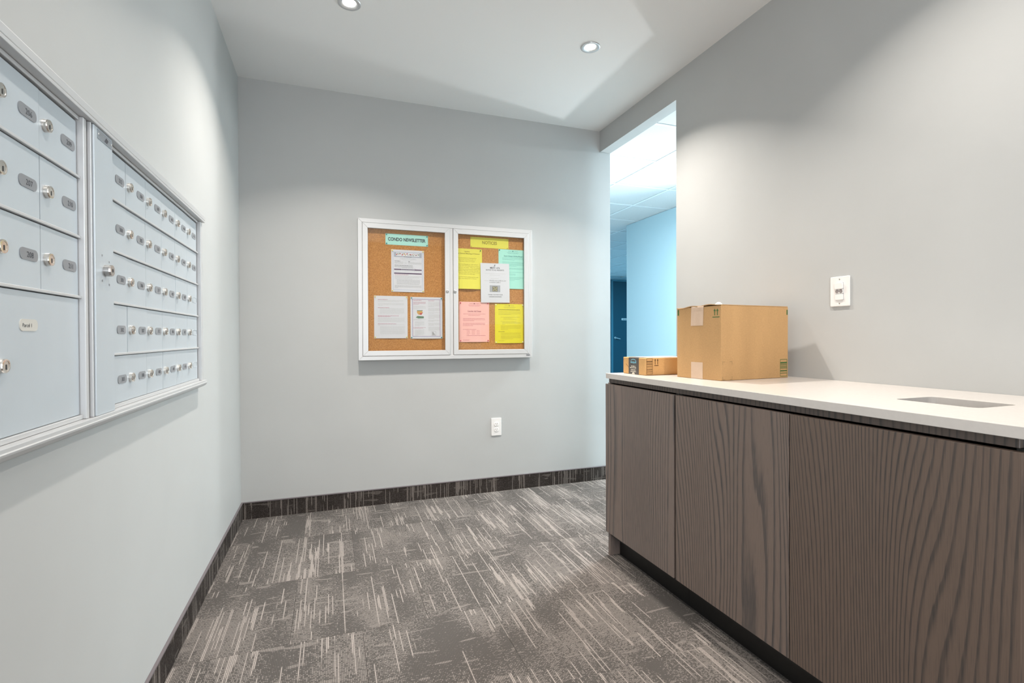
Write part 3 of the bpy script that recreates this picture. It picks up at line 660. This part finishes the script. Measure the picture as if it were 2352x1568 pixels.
# lower right two-column page
o, fn = sheet('newsletter_sheet', 'white two-column newsletter page with a blue border and small cartoon picture', 'paper', 0.5045, 1.0905, W_, H_, 'paper_white', lift=0.006, group=G)
mb = MB(); rg = random.Random(23)
frame_rect(mb, fn, fx(.055), fx(.935), fy(.955), fy(.045), 0.0026, mi=2); frame_rect(mb, fn, fx(.067), fx(.923), fy(.945), fy(.055), 0.0012, 0.0004, mi=1)
words(mb, fn, fx(.09), fx(.36), fy(.088), 0.0026, rg, 1); words(mb, fn, fx(.55), fx(.74), fy(.088), 0.0024, rg, 1)
block(mb, fn, rg, fx(.09), fx(.47), fy(.185), fy(.11), 4, 1, last=.45); block(mb, fn, rg, fx(.09), fx(.47), fy(.30), fy(.205), 5, 0, last=.35)
for pts, mi_ in (([(.20, .325), (.38, .315), (.36, .35), (.385, .37), (.33, .43), (.24, .42), (.20, .38)], 3), ([(.28, .385), (.38, .375), (.34, .425), (.28, .42)], 4), ([(.16, .49), (.22, .455), (.41, .465), (.41, .51), (.24, .515)], 5), ([(.31, .47), (.40, .47), (.41, .508), (.33, .505)], 2), ([(.20, .32), (.37, .318), (.37, .333), (.20, .336)], 5)):
    poly(mb, fn, [(fx(a), fy(b_)) for a, b_ in pts][::-1], 0.0004 + 0.0001 * mi_, mi_)
block(mb, fn, rg, fx(.09), fx(.47), fy(.56), fy(.53), 2, 0, last=.6); block(mb, fn, rg, fx(.13), fx(.42), fy(.70), fy(.585), 6, 0, last=.5)
block(mb, fn, rg, fx(.09), fx(.47), fy(.755), fy(.725), 2, 1, last=.8); block(mb, fn, rg, fx(.13), fx(.42), fy(.93), fy(.78), 8, 0, last=.4)
for a, b_, n in ((.115, .24, 7), (.26, .34, 5), (.36, .395, 2), (.415, .52, 6), (.545, .59, 3), (.62, .69, 4), (.715, .815, 6)): block(mb, fn, rg, fx(.55), fx(.92), fy(b_), fy(a), n, 0, last=.5)
frame_rect(mb, fn, fx(.65), fx(.79), fy(.93), fy(.825), 0.0014, mi=7); poly(mb, fn, [(fx(.67), fy(.84)), (fx(.70), fy(.84)), (fx(.77), fy(.915)), (fx(.67), fy(.915))][::-1], mi=7)
printed(o, mb, ['pr_light', 'pr_red', 'pr_blue', 'pr_orange', 'pr_crimson', 'pr_green', 'pr_dark', 'pr_grey'])
# coloured notices
o, fn = sheet('notice_sheet', 'yellow notice headed Update about the Annual General Meeting of Owners', 'paper', 0.7865, 1.432, W_, H_, 'paper_yellow', lift=0.0145, curl=0.0015, group=G)
mb = MB()
put_text(mb, 'Update:', fn, fx(.50), fy(.085), size=0.0125, bold=True); put_text(mb, 'Annual General Meeting of Owners', fn, fx(.50), fy(.135), width=fx(.84), size=0.0125, bold=True)
for i, (s_, y_) in enumerate((('The Annual General Meeting will be', .245), ('will not be occurring on June 19', .285), ('This date is yet to be finalized', .325),
        ('The Board and Manager are still waiting to', .40), ('receive the draft 2024-2025 audited financial', .44), ('statement from our auditor. When the audited', .48),
        ('financial statement is received, the meeting will', .52), ('be scheduled. Then the meeting notice and', .56), ('related materials will be sent to owners at least', .60), ('15 days before the AGM date.', .64),
        ('Stay tuned for future updates and the next', .715), ('notice that will be sent to Owners', .755))):
    put_text(mb, s_, fn, fx(.50), fy(y_), size=0.0092, mi=1)
put_text(mb, 'The Board', fn, fx(.07), fy(.90), size=0.007, align='L', mi=1); words(mb, fn, fx(.07), fx(.22), fy(.925), 0.003, random.Random(4), 1)
printed(o, mb, ['pr_yel', 'pr_yel'])
def letterhead(mb, fn, rg, v, mi, mid):
    words(mb, fn, fx(.34), fx(.45), fy(v), 0.0028, rg, mi); words(mb, fn, fx(.56), fx(.67), fy(v), 0.0028, rg, mi)
    poly(mb, fn, [(fx(.455), fy(v) + .0015), (fx(.50), fy(v) - .002), (fx(.545), fy(v) + .0015), (fx(.50), fy(v) + .0052)], mi=mid)
    words(mb, fn, fx(.30), fx(.72), fy(v + .035), 0.002, rg, mi); words(mb, fn, fx(.33), fx(.68), fy(v + .055), 0.0018, rg, mi)
o, fn = sheet('notice_sheet', 'mint green notice headed Recent Change in Building Manager', 'paper', 1.1235, 1.4425, W_, H_, 'paper_teal', lift=0.003, group=G)
mb = MB(); rg = random.Random(31); letterhead(mb, fn, rg, .045, 1, 0)
put_text(mb, 'Recent Change in Building Manager', fn, fx(.52), fy(.178), width=fx(.66), size=0.0118, bold=True); rect(mb, fn, fx(.19), fx(.85), fy(.187), fy(.184))
for a, b_, n, l_ in ((.20, .275, 3, .55), (.305, .43, 5, .65), (.46, .53, 3, .3), (.56, .585, 1, 1), (.605, .63, 1, .6), (.635, .66, 1, .6), (.69, .765, 3, .8), (.765, .80, 1, .55)): block(mb, fn, rg, fx(.13), fx(.90), fy(b_), fy(a), n, 1, 0.0019, l_)
printed(o, mb, ['pr_teal', 'pr_tealm'])
o, fn = sheet('notice_sheet', 'pink notice headed Custodian Staff Change with a schedule table', 'paper', 0.837, 1.0655, W_, H_, 'paper_pink', lift=0.005, group=G)
mb = MB(); rg = random.Random(32); letterhead(mb, fn, rg, .05, 0, 1)
put_text(mb, 'Custodian Staff Change', fn, fx(.50), fy(.245), width=fx(.45), size=0.0118, bold=True, mi=1); rect(mb, fn, fx(.275), fx(.725), fy(.255), fy(.252), mi=1)
words(mb, fn, fx(.13), fx(.87), fy(.305), 0.0022, rg, 0); words(mb, fn, fx(.30), fx(.69), fy(.34), 0.0022, rg, 0)
block(mb, fn, rg, fx(.12), fx(.86), fy(.485), fy(.40), 3, 0, 0.0022, .5); block(mb, fn, rg, fx(.12), fx(.86), fy(.605), fy(.52), 3, 0, 0.0022, .45)
words(mb, fn, fx(.12), fx(.56), fy(.69), 0.0022, rg, 0)
for k, dname in enumerate(('Monday', 'Tuesday', 'Thursday', 'Friday')):
    put_text(mb, dname, fn, fx(.24), fy(.722 + .03 * k), size=0.0066, align='L'); put_text(mb, '8:30 AM', fn, fx(.41), fy(.722 + .03 * k), size=0.0066, align='L'); put_text(mb, '4:30 PM', fn, fx(.57), fy(.722 + .03 * k), size=0.0066, align='L')
words(mb, fn, fx(.24), fx(.88), fy(.845), 0.0024, rg, 0); words(mb, fn, fx(.12), fx(.33), fy(.955), 0.0024, rg, 0)
printed(o, mb, ['pr_pink', 'pr_pinkd'])
o, fn = sheet('notice_sheet', 'bright yellow notice densely printed with lists, lower right of the board', 'paper', 1.095, 1.0555, W_, H_, 'paper_yellow2', lift=0.006, group=G)
mb = MB(); rg = random.Random(33); letterhead(mb, fn, rg, .05, 1, 0)
words(mb, fn, fx(.12), fx(.88), fy(.15), 0.0034, rg, 0); rect(mb, fn, fx(.12), fx(.88), fy(.157), fy(.153))
for u_, a, b_, n, l_ in ((.12, .18, .285, 4, .57), (.20, .315, .35, 1, .95), (.29, .35, .375, 1, .5), (.29, .375, .405, 1, .75), (.20, .43, .46, 1, .8), (.25, .46, .53, 3, .14), (.20, .54, .665, 5, .35), (.20, .73, .785, 2, .98), (.20, .795, .905, 4, .6)):
    block(mb, fn, rg, fx(u_), fx(.90), fy(b_), fy(a), n, 1, 0.0021, l_)
words(mb, fn, fx(.12), fx(.33), fy(.715), 0.0036, rg, 0); words(mb, fn, fx(.12), fx(.32), fy(.945), 0.0024, rg, 1)
printed(o, mb, ['pr_yel', 'pr_olive'])
o, fn = sheet('notice_sheet', 'white notice headed MSCC 676 NOTICE TO ALL RESIDENTS overlapping the coloured sheets', 'paper', 0.9895, 1.3415, W_ * 0.985, H_ * 0.99, 'paper_white', rot=0.012, curl=0.002, base=0.0075, group=G)
mb = MB(); rg = random.Random(34)
put_text(mb, 'MSCC 676', fn, fx(.49), fy(.145), width=fx(.33), size=0.0155, bold=True, res=3); put_text(mb, 'NOTICE TO ALL RESIDENTS', fn, fx(.49), fy(.195), width=fx(.62), size=0.0115, bold=True)
words(mb, fn, fx(.14), fx(.86), fy(.275), 0.002, rg, 1); words(mb, fn, fx(.31), fx(.66), fy(.315), 0.002, rg, 1)
words(mb, fn, fx(.34), fx(.61), fy(.40), 0.0022, rg, 1); words(mb, fn, fx(.12), fx(.27), fy(.457), 0.0026, rg, 1); put_text(mb, 'UPDATED will be CLOSED ALL DAY', fn, fx(.58), fy(.46), width=fx(.58), size=0.0098)
put_text(mb, 'on MONDAY, JUNE 16', fn, fx(.48), fy(.505), width=fx(.38), size=0.0108)
rect(mb, fn, fx(.30), fx(.66), fy(.735), fy(.565), mi=2); rect(mb, fn, fx(.39), fx(.57), fy(.72), fy(.59), 0.0004, 3)
for a in (0.6, 2.2, 3.9, 5.4):
    c_, s_ = math.cos(a), math.sin(a); poly(mb, fn, [(fx(.48) + 0.004 * c_ - .0016 * s_, fy(.655) + 0.004 * s_ + .0016 * c_), (fx(.48) + 0.004 * c_ + .0016 * s_, fy(.655) + 0.004 * s_ - .0016 * c_), (fx(.48) + 0.019 * c_ + .002 * s_, fy(.655) + 0.016 * s_ - .002 * c_), (fx(.48) + 0.019 * c_ - .002 * s_, fy(.655) + 0.016 * s_ + .002 * c_)], 0.0005, 4)
put_text(mb, 'THANK YOU FOR YOUR', fn, fx(.49), fy(.815), width=fx(.50), size=0.0115); put_text(mb, 'UNDERSTANDING!', fn, fx(.49), fy(.868), width=fx(.43), size=0.0125)
printed(o, mb, ['pr_dark', 'pr_light', 'pr_photo', 'pr_photo2', 'pr_gold'])

# ----------------------------------------------------------------- push pins
def pin_mesh(mat):
    fn = lambda u, v, w: Vector((u, -w, v))
    mb = MB().lathe([(0.0006, -0.003), (0.0006, 0.0)], fn, 6, 1).lathe([(0.0042, 0.0002), (0.0042, 0.0012), (0.0024, 0.002), (0.0022, 0.0052), (0.0036, 0.0062), (0.0036, 0.0074), (0.0026, 0.0078)], fn, 12)
    return mb.mesh('push_pin', [MAT[mat], MAT['steel']], smooth=False)
PINS = {}
def pin(x, z, mat, label, out=0.0):
    if mat not in PINS: PINS[mat] = pin_mesh(mat)
    o = link('push_pin', PINS[mat], None, (x, YB - PW - 0.0006 - out, z)); tag(o, label, 'push pin', 'push pins in the notice board')
cn = {(0, 1): 'top left', (1, 1): 'top right', (0, 0): 'bottom left', (1, 0): 'bottom right'}
def pins4(x, z, w, h, mat, colour, what, m=0.007):
    for (i, j), nm in cn.items():
        pin(x + (m if i == 0 else w - m), z + (m if j == 0 else h - m), mat, '%s push pin at the %s corner of the %s' % (colour, nm, what))
pins4(0.345, 1.7085, 0.279, 0.0725, 'pin_teal', 'dark teal', 'CONDO NEWSLETTER strip')
pins4(0.381, 1.400, W_, H_, 'pin_yellow', 'yellow', 'newsletter cover with banner')
pins4(0.270, 1.0935, W_, H_, 'pin_yellow', 'yellow', 'plain text newsletter page')
pins4(0.5045, 1.0905, W_, H_, 'pin_teal', 'dark teal', 'blue-bordered newsletter page')
pins4(0.919, 1.7235, 0.279, 0.0715, 'pin_yellow', 'yellow', 'NOTICES strip')
pins4(0.837, 1.0655, W_, H_, 'pin_red', 'red', 'pink notice', 0.009)
pins4(1.095, 1.0555, W_, H_, 'pin_white', 'cream', 'bright yellow notice')
pin(0.7865 + W_ - 0.012, 1.432 + H_ - 0.010, 'pin_green', 'dark green push pin at the top of the Update notice', 0.0015)
pin(1.1235 + 0.006, 1.4425 + H_ - 0.007, 'pin_green', 'dark green push pin in the mint green notice')
pin(1.0925, 1.3415 + H_ - 0.016, 'pin_grey', 'grey push pin at the top middle of the white notice', 0.0078)

# ================================================================= OUTLET AND SENSOR SWITCH
o = thing('wall_outlet', (1.1095, YB, 0.398), 'white duplex electrical outlet low on the back wall', 'outlet')
part('cover_plate', MB().prism(rrect(1.072, 1.147, 0.398, 0.5225, 0.003, 2), BACK, 0, 0.0065), MAT['white_plastic'], o, bevel=0.0018)
for k, vz in enumerate((0.4795, 0.4405)):
    fn = F((1.1095, YB - 0.0065, vz), (1, 0, 0), (0, 0, 1), (0, -1, 0))
    pl = [(u, v) for u, v in rrect(-0.0168, 0.0168, -0.0142, 0.0142, 0.0115, 6)]
    mb = MB().prism(pl, fn, -0.001, 0.0032)
    r_ = part('receptacle', mb, MAT['white_plastic'], o, bevel=0.0008, seg=1)
    mb = MB()
    for sx in (-0.0063, 0.0063): mb.prism([(sx - 0.001, 0.0005), (sx + 0.001, 0.0005), (sx + 0.001, 0.0085), (sx - 0.001, 0.0085)], fn, 0.003, 0.0035)
    mb.lathe([(0.0001, 0.0035), (0.0023, 0.0035)], F((1.1095, YB - 0.0065, vz - 0.006), (1, 0, 0), (0, 0, 1), (0, -1, 0)), 12, close=False)
    part('slots', mb, MAT['grey_slot'], r_)
part('screw', MB().lathe([(0.003, 0.0065), (0.003, 0.0078), (0.002, 0.0082)], F((1.1095, YB, 0.46), (1, 0, 0), (0, 0, 1), (0, -1, 0)), 12), MAT['white_plastic'], o)

o = thing('occupancy_sensor', (XR, 1.4785, 1.2185), 'white occupancy sensor wall switch above the worktop', 'switch')
UC = -1.4785
part('cover_plate', MB().prism(rrect(UC - 0.041, UC + 0.041, 1.2185, 1.340, 0.003, 2), RIGHT, 0, 0.0075), MAT['white_plastic'], o, bevel=0.003)
part('switch_surround', MB().prism(rrect(UC - 0.0175, UC + 0.0175, 1.244, 1.3145, 0.002, 2), RIGHT, 0.005, 0.0078), MAT['pin_grey'], o)
part('sensor_lens', MB().prism(rrect(UC - 0.0165, UC + 0.0165, 1.2885, 1.3135, 0.003, 3), RIGHT, 0.006, 0.0155), MAT['white_plastic'], o, bevel=0.003)
part('switch_button', MB().prism(rrect(UC - 0.0165, UC + 0.0165, 1.2445, 1.268, 0.003, 3), RIGHT, 0.006, 0.0125), MAT['white_plastic'], o, bevel=0.003)
part('sensor_face', MB().prism(rrect(UC - 0.0165, UC + 0.0165, 1.270, 1.288, 0.001, 1), RIGHT, 0.006, 0.0105), MAT['white_plastic'], o, bevel=0.0008, seg=1)
for s_ in (-0.0082, 0.0082):
    fn = F(RIGHT(UC + s_, 1.2795, 0.0105), (0, -1, 0), (0, 0, 1), (-1, 0, 0)); mb = MB().lathe([(0.0068, 0), (0.0068, 0.0015), (0.005, 0.0022), (0.0001, 0.0022)], fn, 16, close=False)
    part('sensor_grille', mb, MAT['grey_slot'], o)
for zz in (1.2305, 1.328): part('screw', MB().lathe([(0.0026, 0.007), (0.0026, 0.0082), (0.0018, 0.0085)], F(RIGHT(UC, zz, 0), (0, -1, 0), (0, 0, 1), (-1, 0, 0)), 12), MAT['steel'], o)

# ================================================================= CABINETS AND WORKTOP
XD = 1.302       # door faces
CY0, CY1, CYM = 0.603, 2.230, 1.6875
def cabinet(y0, y1, label, doors, wi):
    c = thing('base_cabinet', (XD + 0.3, (y0 + y1) / 2, 0), label, 'cabinet', 'dark wood base cabinets')
    mb = MB().box(XD + 0.022, XR - 0.012, y0 + 0.001, y0 + 0.019, 0.10, 0.868).box(XD + 0.022, XR - 0.012, y1 - 0.019, y1 - 0.001, 0.10, 0.868).box(XD + 0.022, XR - 0.012, y0 + 0.019, y1 - 0.019, 0.10, 0.12).box(XR - 0.025, XR - 0.012, y0 + 0.019, y1 - 0.019, 0.12, 0.868)
    part('carcass', mb, MAT['black'], c)
    part('toe_board', MB().box(1.372, 1.388, y0 + 0.001, y1 - 0.001, 0.0005, 0.10), MAT['toe'], c)
    for i, (a, b_) in enumerate(doors):
        part('door', MB().box(XD, XD + 0.020, a, b_, 0.1205, 0.8635), MAT['wood%d' % (wi + i)], c, bevel=0.0012)
    return c
c1 = cabinet(CYM, CY1 - 0.0185, 'single-door dark stained oak cabinet beside the corridor opening', [(1.6950, 2.2300)], 0)
c2 = cabinet(CY0 + 0.0005, CYM, 'two-door dark stained oak cabinet nearest the camera', [(1.1510, 1.6825), (0.6035, 1.1475)], 1)
part('end_panel', MB().box(1.3165, XR - 0.01, CY1 - 0.018, CY1 - 0.0005, 0.0005, 0.868), MAT['wood0'], c1, bevel=0.001)
part('end_panel', MB().box(1.3225, XR - 0.01, CY0 - 0.0175, CY0, 0.0005, 0.868), MAT['wood0'], c2, bevel=0.001)
# dark finger-pull recess and the rail under the worktop belong to the cabinets
for c, y0, y1 in ((c1, CYM + 0.0005, CY1 - 0.006), (c2, CY0 + 0.012, CYM - 0.0005)):
    part('top_rail', MB().box(1.3185, 1.340, y0, y1, 0.8690, 0.8905), MAT['wood3'], c, bevel=0.0008, seg=1)
    part('recess_strip', MB().box(1.3235, XR - 0.03, y0 + 0.02, y1 - 0.02, 0.8682, 0.8689), MAT['black'], c)
# worktop with a rounded cut-out
top = MB()
out = [(1.297, 0.575), (XR - 0.0005, 0.575), (XR - 0.0005, 2.219), (1.297, 2.219)]
hole = rrect(1.525, 1.697, 0.793, 0.996, 0.022, 6)
bm = bmesh.new()
def loop(pts, z): return [bm.verts.new((x, y, z)) for x, y in pts]
fl2 = []
for z in (ZK - 0.0255, ZK):
    a, b_ = loop(out, z), loop(hole, z)
    ea = [bm.edges.new((a[i], a[(i + 1) % len(a)])) for i in range(len(a))]; eb = [bm.edges.new((b_[i], b_[(i + 1) % len(b_)])) for i in range(len(b_))]
    bmesh.ops.triangle_fill(bm, edges=ea + eb, use_beauty=True); fl2.append((a, b_))
for k in (0, 1):
    p0, p1 = fl2[0][k], fl2[1][k]
    for i in range(len(p0)): bm.faces.new((p0[i], p0[(i + 1) % len(p0)], p1[(i + 1) % len(p0)], p1[i]))
bmesh.ops.recalc_face_normals(bm, faces=bm.faces[:])
ed = [e for e in bm.edges if len(e.link_faces) == 2 and e.calc_face_angle(0) > 0.9]
bmesh.ops.bevel(bm, geom=ed, offset=0.0012, segments=2, profile=0.5, affect='EDGES', clamp_overlap=True)
for v in bm.verts: v.co -= Vector((1.6, 1.4, ZK - 0.0255))
me = bpy.data.meshes.new('worktop'); bm.to_mesh(me); bm.free(); me.materials.append(MAT['quartz'])
tag(link('worktop', me, None, (1.6, 1.4, ZK - 0.0255)), 'white quartz worktop with a rounded rectangular cut-out', 'worktop')

# ================================================================= PARCELS
def box_frames(C, ang, hz):
    e1 = Vector((math.cos(ang), math.sin(ang), 0)); e2 = Vector((-math.sin(ang), math.cos(ang), 0)); z = Vector((0, 0, 1)); o = Vector((C[0], C[1], hz))
    return o, e1, e2, F(o, e2, z, -e1), F(o, e1, z, -e2), F(o, e1, e2, z)     # side face (u along e2), front face (u along e1), plan
def side_fn(o, e2, e1, length):      # readable orientation on the side face: u from its far end to the near edge
    return F(o + e2 * length, -e2, Vector((0, 0, 1)), -e1)
# large carton
o0, e1, e2, SD, FR, PL = box_frames((1.493, 1.641), math.radians(5), ZK)
LB, WB, HB = 0.400, 0.250, 0.309
cb = thing('cardboard_box', o0 + e1 * LB / 2 + e2 * WB / 2, 'large plain cardboard box with green arrows on the worktop', 'box')
mb = MB(); t = 0.004
mb.prism([(0, 0), (LB, 0), (LB, WB), (0, WB)], PL, 0.0005, HB - 0.001)
part('carton', mb, MAT['card'], cb, bevel=0.002, seg=2)
# top flaps: wavy front flap edge, raised near corner
mb = MB()
def flap(u0, u1, v0, v1, f, n=8):
    lo, hi = [], []
    for i in range(n + 1):
        for j in range(n + 1):
            u, v = u0 + (u1 - u0) * i / n, v0 + (v1 - v0) * j / n
            lo.append(PL(u, v, HB - 0.0008 + f(i / n, j / n))); hi.append(PL(u, v, HB + 0.0022 + f(i / n, j / n)))
    idx = lambda i, j: i * (n + 1) + j
    fs = [(idx(i, j), idx(i + 1, j), idx(i + 1, j + 1), idx(i, j + 1)) for i in range(n) for j in range(n)]
    k = len(lo); mb.add(lo + hi, [f_[::-1] for f_ in fs] + [tuple(q + k for q in f_) for f_ in fs]
        + [(idx(i, 0), idx(i + 1, 0), idx(i + 1, 0) + k, idx(i, 0) + k) for i in range(n)] + [(idx(i + 1, n), idx(i, n), idx(i, n) + k, idx(i + 1, n) + k) for i in range(n)]
        + [(idx(0, j + 1), idx(0, j), idx(0, j) + k, idx(0, j + 1) + k) for j in range(n)] + [(idx(n, j), idx(n, j + 1), idx(n, j + 1) + k, idx(n, j) + k) for j in range(n)])
flap(-0.0015, LB - 0.001, 0.0012, 0.124, lambda a, b_: 0.0005 + 0.0045 * math.exp(-((b_ - 0.5) / 0.28) ** 2) * max(0, 1 - a * 3))
part('top_flap', mb, MAT['card'], cb); mb = MB()
flap(-0.0025, LB - 0.001, 0.126, WB - 0.0005, lambda a, b_: 0.0035 * math.sin(b_ * 6) * max(0, 1 - a * 2.5) - 0.002 * b_)
part('top_flap', mb, MAT['card'], cb)
# tape down the side, over the top; tape at the bottom
mb = MB()
prof = [(HB - 0.081, 0.0006, 0.000), (HB - 0.05, 0.0007, 0.001), (HB - 0.02, 0.0010, 0.003), (HB - 0.004, 0.0022, 0.0045), (HB + 0.004, 0.001, 0.005)]
lo = []
for z_, w_, du in prof: lo.append([SD(u - du, z_, w_ + (0.0006 if k in (1, 3) else 0)) for k, u in enumerate((0.101 - 0.005, 0.118, 0.138, 0.150, 0.166))])
vs = [p for r_ in lo for p in r_]; n = 5
mb.add(vs, [(i * n + j, i * n + j + 1, (i + 1) * n + j + 1, (i + 1) * n + j) for i in range(len(prof) - 1) for j in range(n - 1)])
mb.add([PL(-0.001, u, HB + 0.0035) for u in (0.092, 0.162)] + [PL(0.05, u, HB + 0.004) for u in (0.092, 0.162)] + [PL(LB, u, HB + 0.002) for u in (0.092, 0.162)], [(0, 1, 3, 2), (2, 3, 5, 4)])
part('tape', mb, MAT['clear_tape'], cb)
mb = MB(); rect(mb, SD, 0.098, 0.164, 0.001, 0.0715, 0.0006); part('tape', mb, MAT['clear_tape'], cb)
S2 = side_fn(o0, e2, e1, WB)
def arrows(mb, fn, ua, ub, v0, v1, vb, mi=0, bw=0.016, t=0.0022, hw=0.0062):
    for u in (ua, ub):
        rect(mb, fn, u - t, u + t, v0, v1 - 0.010, mi=mi); poly(mb, fn, [(u - hw, v1 - 0.0105), (u + hw, v1 - 0.0105), (u, v1)], mi=mi)
    rect(mb, fn, (ua + ub) / 2 - bw, (ua + ub) / 2 + bw, vb, vb + 0.0034, mi=mi)
mb = MB(); arrows(mb, S2, WB - 0.0335, WB - 0.0195, HB - 0.0405, HB - 0.0125, HB - 0.0495, bw=0.0185)
rect(mb, S2, 0.0035, 0.0125, HB - 0.034, HB - 0.009); rect(mb, FR, LB - 0.0105, LB - 0.003, HB - 0.034, HB - 0.012)
part('printed_arrows', mb, MAT['green_ink'], cb)
mb = MB(); frame_rect(mb, FR, 0.349, 0.3935, 0.006, 0.0815, 0.0022)
for v0, h in ((0.062, 0.007), (0.0575, 0.002), (0.0535, 0.002), (0.0485, 0.0024), (0.0440, 0.0024), (0.0405, 0.0018), (0.028, 0.005), (0.019, 0.0026)): rect(mb, FR, 0.351, 0.3915, v0, v0 + h)
part('printed_barcode', mb, MAT['green_ink'], cb)
mb = MB()
for (u, v, su, sv) in ((0.0075, 0.0785, 1, -1), (0.0615, 0.0785, -1, -1), (0.0075, 0.0035, 1, 1), (0.0615, 0.0035, -1, 1)):
    rect(mb, FR, *sorted((u, u + su * 0.014)), *sorted((v, v + sv * 0.0016))); rect(mb, FR, *sorted((u, u + su * 0.0018)), *sorted((v, v + sv * 0.013)))
part('printed_corner_marks', mb, MAT['tan_ink'], cb)
mb = MB(); mb.lathe([(0.0001, 0.013), (0.006, 0.0115), (0.012, 0.006), (0.017, 0.001)], F(PL(0.045, 0.055, HB + 0.0042), e1, e2, (0, 0, 1)), 10, close=False)
tag(part('crumpled_tissue', mb, MAT['lining'], None, PL(0.045, 0.055, HB + 0.0042), smooth=True), 'small white crumpled tissue on top of the large cardboard box', 'tissue')
# small flat carton
o0, e1, e2, SD, FR, PL = box_frames((1.381, 2.004), math.radians(2), ZK)
LB, WB, HB = 0.30, 0.178, 0.081
sb = thing('cardboard_box', o0 + e1 * LB / 2 + e2 * WB / 2, 'small flat cardboard parcel with black tape behind the large box', 'box')
part('carton', MB().prism([(0.004, 0.0), (LB, 0), (LB, WB), (0.0, WB), (0.0, 0.004)], PL, 0.0005, HB), MAT['card2'], sb, bevel=0.003)
mb = MB(); rect(mb, SD, 0.049, 0.131, 0.001, HB - 0.002, 0.0006); mb.add([SD(u, HB - 0.002, 0.0006) for u in (0.049, 0.131)] + [PL(0.003, u, HB + 0.0008) for u in (0.049, 0.131)] + [PL(LB - 0.003, u, HB + 0.0008) for u in (0.049, 0.131)], [(0, 1, 3, 2), (2, 3, 5, 4)])
tp = part('tape', mb, MAT['black_tape'], sb); tp['label'] = 'black printed packing tape'
S2 = side_fn(o0, e2, e1, WB)
mb = MB(); uc = WB - 0.092
put_text(mb, 'prime', S2, uc, 0.062, width=0.046, size=0.0165, w=0.001, bold=True, flip=True, res=3)
arc = [(uc + 0.021 * math.cos(a), 0.0645 + 0.0095 * math.sin(a)) for a in [math.radians(12 + 156 * i / 12) for i in range(13)]]; arc2 = [(uc + 0.021 * math.cos(a), 0.0625 + 0.0085 * math.sin(a)) for a in [math.radians(12 + 156 * i / 12) for i in range(13)]]
poly(mb, S2, arc + arc2[::-1], 0.001)
rr = random.Random(8)
for v_, ua, ub in ((0.037, -0.017, 0.016), (0.0295, -0.027, 0.027), (0.0195, -0.02, 0.02), (0.0115, -0.022, 0.022)): words(mb, S2, uc + ua, uc + ub, v_, 0.0042, rr, 1, 0.001, 0.006, 0.014, 0.003)
poly(mb, S2, [(uc + 0.011 * math.cos(a), 0.0012 + 0.009 * math.sin(a)) for a in [math.radians(180 * i / 10) for i in range(11)]], 0.001, 1)
part('tape_print', mb, [MAT['tape_blue'], MAT['tape_white']], tp)
mb = MB(); frame_rect(mb, FR, 0.007, 0.0415, 0.006, 0.0795, 0.0018)
for v0, h in ((0.0665, 0.0016), (0.0625, 0.0030), (0.0585, 0.0012), (0.055, 0.0014), (0.0505, 0.0026), (0.0445, 0.0014), (0.039, 0.0022), (0.032, 0.0014), (0.0245, 0.0034), (0.0155, 0.0026)): rect(mb, FR, 0.0085, 0.040, v0, v0 + h)
part('printed_barcode', mb, MAT['brown_ink'], sb)
mb = MB(); arrows(mb, FR, 0.0565, 0.0705, 0.050, 0.0785, 0.0435, bw=0.0118, t=0.0017, hw=0.0046)
rect(mb, S2, 0.0005, 0.008, 0.0675, 0.0690); poly(mb, S2, [(0.024, 0.0475), (0.025, 0.0495), (0.047, 0.034), (0.047, 0.0315)])
part('printed_arrows', mb, MAT['brown_ink'], sb)
mb = MB(); rect(mb, PL, 0.05, 0.24, 0.02, 0.15, HB + 0.0012); part('shipping_label', mb, MAT['paper_white'], sb)
